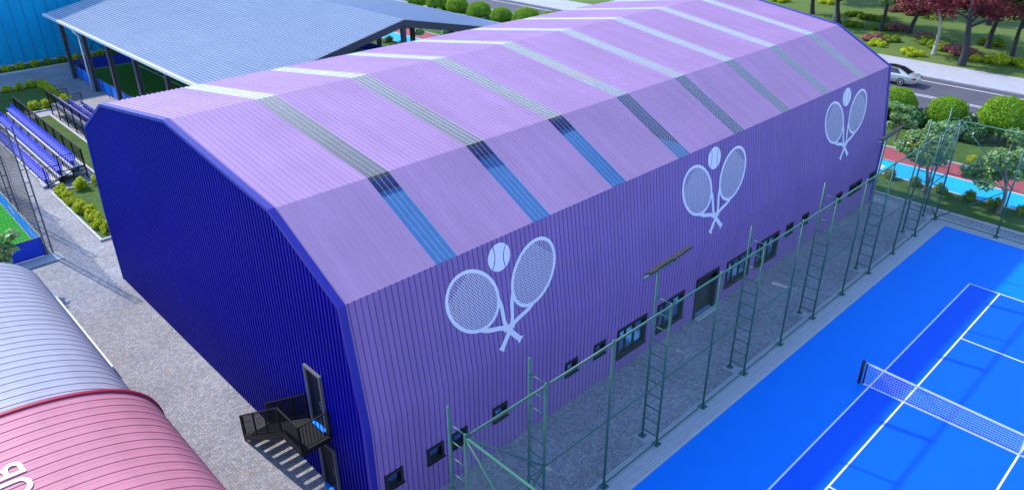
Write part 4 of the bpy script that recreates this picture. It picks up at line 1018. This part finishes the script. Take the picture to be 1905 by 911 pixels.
# ---------------------------------------------------------------- car
car = thing('sedan_car', 'silver cream sedan with a dark glass roof driving along the road', 'car', (46.45, 15.75, 0.02))
stn = [ # y, halfwidth, zlow, zbelt
 (0.0, 0.78, 0.42, 0.80), (0.06, 0.88, 0.32, 0.90), (0.25, 0.94, 0.26, 1.00), (0.8, 0.97, 0.24, 1.04), (1.4, 0.98, 0.24, 1.05), (2.4, 0.985, 0.24, 1.03), (3.4, 0.985, 0.24, 1.00), (4.1, 0.97, 0.24, 0.96), (4.9, 0.93, 0.25, 0.88), (5.35, 0.86, 0.28, 0.76), (5.5, 0.74, 0.36, 0.64)]
v = []; f = []
for y, w_, zl, zb in stn:
    zm = (zl+zb)/2; hf = [(0, zl), (w_*0.86, zl), (w_*0.96, zl+0.10), (w_, zm), (w_*0.985, zb-0.14), (w_*0.93, zb-0.03), (w_*0.80, zb+0.005), (0, zb+0.03)]
    ring = hf + [(-a, z) for a, z in hf[::-1][1:-1]]
    v += [(a, y, z) for a, z in ring]
k = 14
for i in range(len(stn)-1):
    for j in range(k): f.append((i*k+j, i*k+(j+1) % k, (i+1)*k+(j+1) % k, (i+1)*k+j))
f += [tuple(range(k))[::-1], tuple((len(stn)-1)*k+j for j in range(k))]
body = obj('body', v, f, M['carpaint'], car, True)
# greenhouse
gs = [(0.85, 0.72, 1.03, 0.70), (1.05, 0.76, 1.05, 1.16), (1.75, 0.80, 1.05, 1.46), (2.4, 0.81, 1.04, 1.52), (3.1, 0.80, 1.02, 1.48), (3.6, 0.78, 1.00, 1.30), (4.15, 0.74, 0.97, 0.98)]
gs = [(0.72, 0.70, 1.03, 1.05), (1.55, 0.60, 1.03, 1.44), (2.3, 0.62, 1.02, 1.51), (3.0, 0.61, 1.01, 1.47), (3.95, 0.70, 0.98, 1.0)]
def gh(s, top_extra=0.0):
    v = []; f = []
    for y, w_, z0, z1 in s: v += [(-0.80, y, z0-0.02), (-w_, y, z1), (w_, y, z1), (0.80, y, z0-0.02)]
    for i in range(len(s)-1): f += [(4*i+j, 4*i+j+1, 4*(i+1)+j+1, 4*(i+1)+j) for j in range(3)]
    return v, f
v, f = gh(gs); obj('windows', v, f, M['carroof'], car)
obj('roof_panel', [(-0.6, 1.56, 1.455), (0.6, 1.56, 1.455), (0.62, 2.3, 1.525), (0.61, 3.0, 1.485), (-0.61, 3.0, 1.485), (-0.62, 2.3, 1.525)], [(0, 1, 2, 5), (5, 2, 3, 4)], M['carroof'], car)
for s in (-1, 1):
    b = MB()
    for i in range(len(gs)-1):
        (ya, wa, _, za), (yb, wb, _, zb) = gs[i], gs[i+1]; b.beam((s*(wa+0.015), ya, za-0.01), (s*(wb+0.015), yb, zb-0.01), 0.09, 0.07)
    # wide rear pillar and door pillar
    b.quad((s*0.82, 0.62, 1.02), (s*0.82, 1.25, 1.03), (s*0.645, 1.75, 1.44), (s*0.62, 1.50, 1.45)); b.beam((s*0.82, 2.55, 1.0), (s*0.64, 2.5, 1.47), 0.05, 0.08)
    b.build('pillar', M['carpaint'], car)
    MB().box((min(s*0.55, s*0.9), -0.02, 0.70), (max(s*0.55, s*0.9), 0.12, 0.86)).box((min(s*0.86, s*0.93), 0.05, 0.70), (max(s*0.86, s*0.93), 0.36, 0.84)).build('tail_light', M['tail'], car)
    MB().box((min(s*0.88, s*1.08), 3.55, 0.98), (max(s*0.88, s*1.08), 3.72, 1.12)).build('wing_mirror', M['carpaint'], car)
    for y in (1.15, 4.45):
        wh = MB().tube((s*0.76, y, 0.36), (s*0.985, y, 0.36), 0.36, k=24).build('wheel', M['tyre'], car, False)
        b = MB().tube((s*0.985, y, 0.36), (s*0.995, y, 0.36), 0.09, k=12)
        for i in range(7):
            a = i*2*math.pi/7; b.beam((s*0.995, y, 0.36), (s*0.995, y+0.24*math.cos(a), 0.36+0.24*math.sin(a)), 0.012 if False else 0.07, 0.02)
        n = 24
        for i in range(n):
            a = 2*math.pi*i/n; a2 = 2*math.pi*(i+1)/n
            b.quad((s*1.0, y+0.22*math.cos(a), 0.36+0.22*math.sin(a)), (s*1.0, y+0.26*math.cos(a), 0.36+0.26*math.sin(a)), (s*1.0, y+0.26*math.cos(a2), 0.36+0.26*math.sin(a2)), (s*1.0, y+0.22*math.cos(a2), 0.36+0.22*math.sin(a2)))
        b.build('rim', M['chrome'], wh)
MB().box((-0.80, -0.03, 0.40), (0.80, 0.10, 0.60)).build('rear_bumper', M['carpaint'], car)
MB().box((-0.26, -0.04, 0.62), (0.26, 0.02, 0.74)).build('number_plate', M['white'], car)
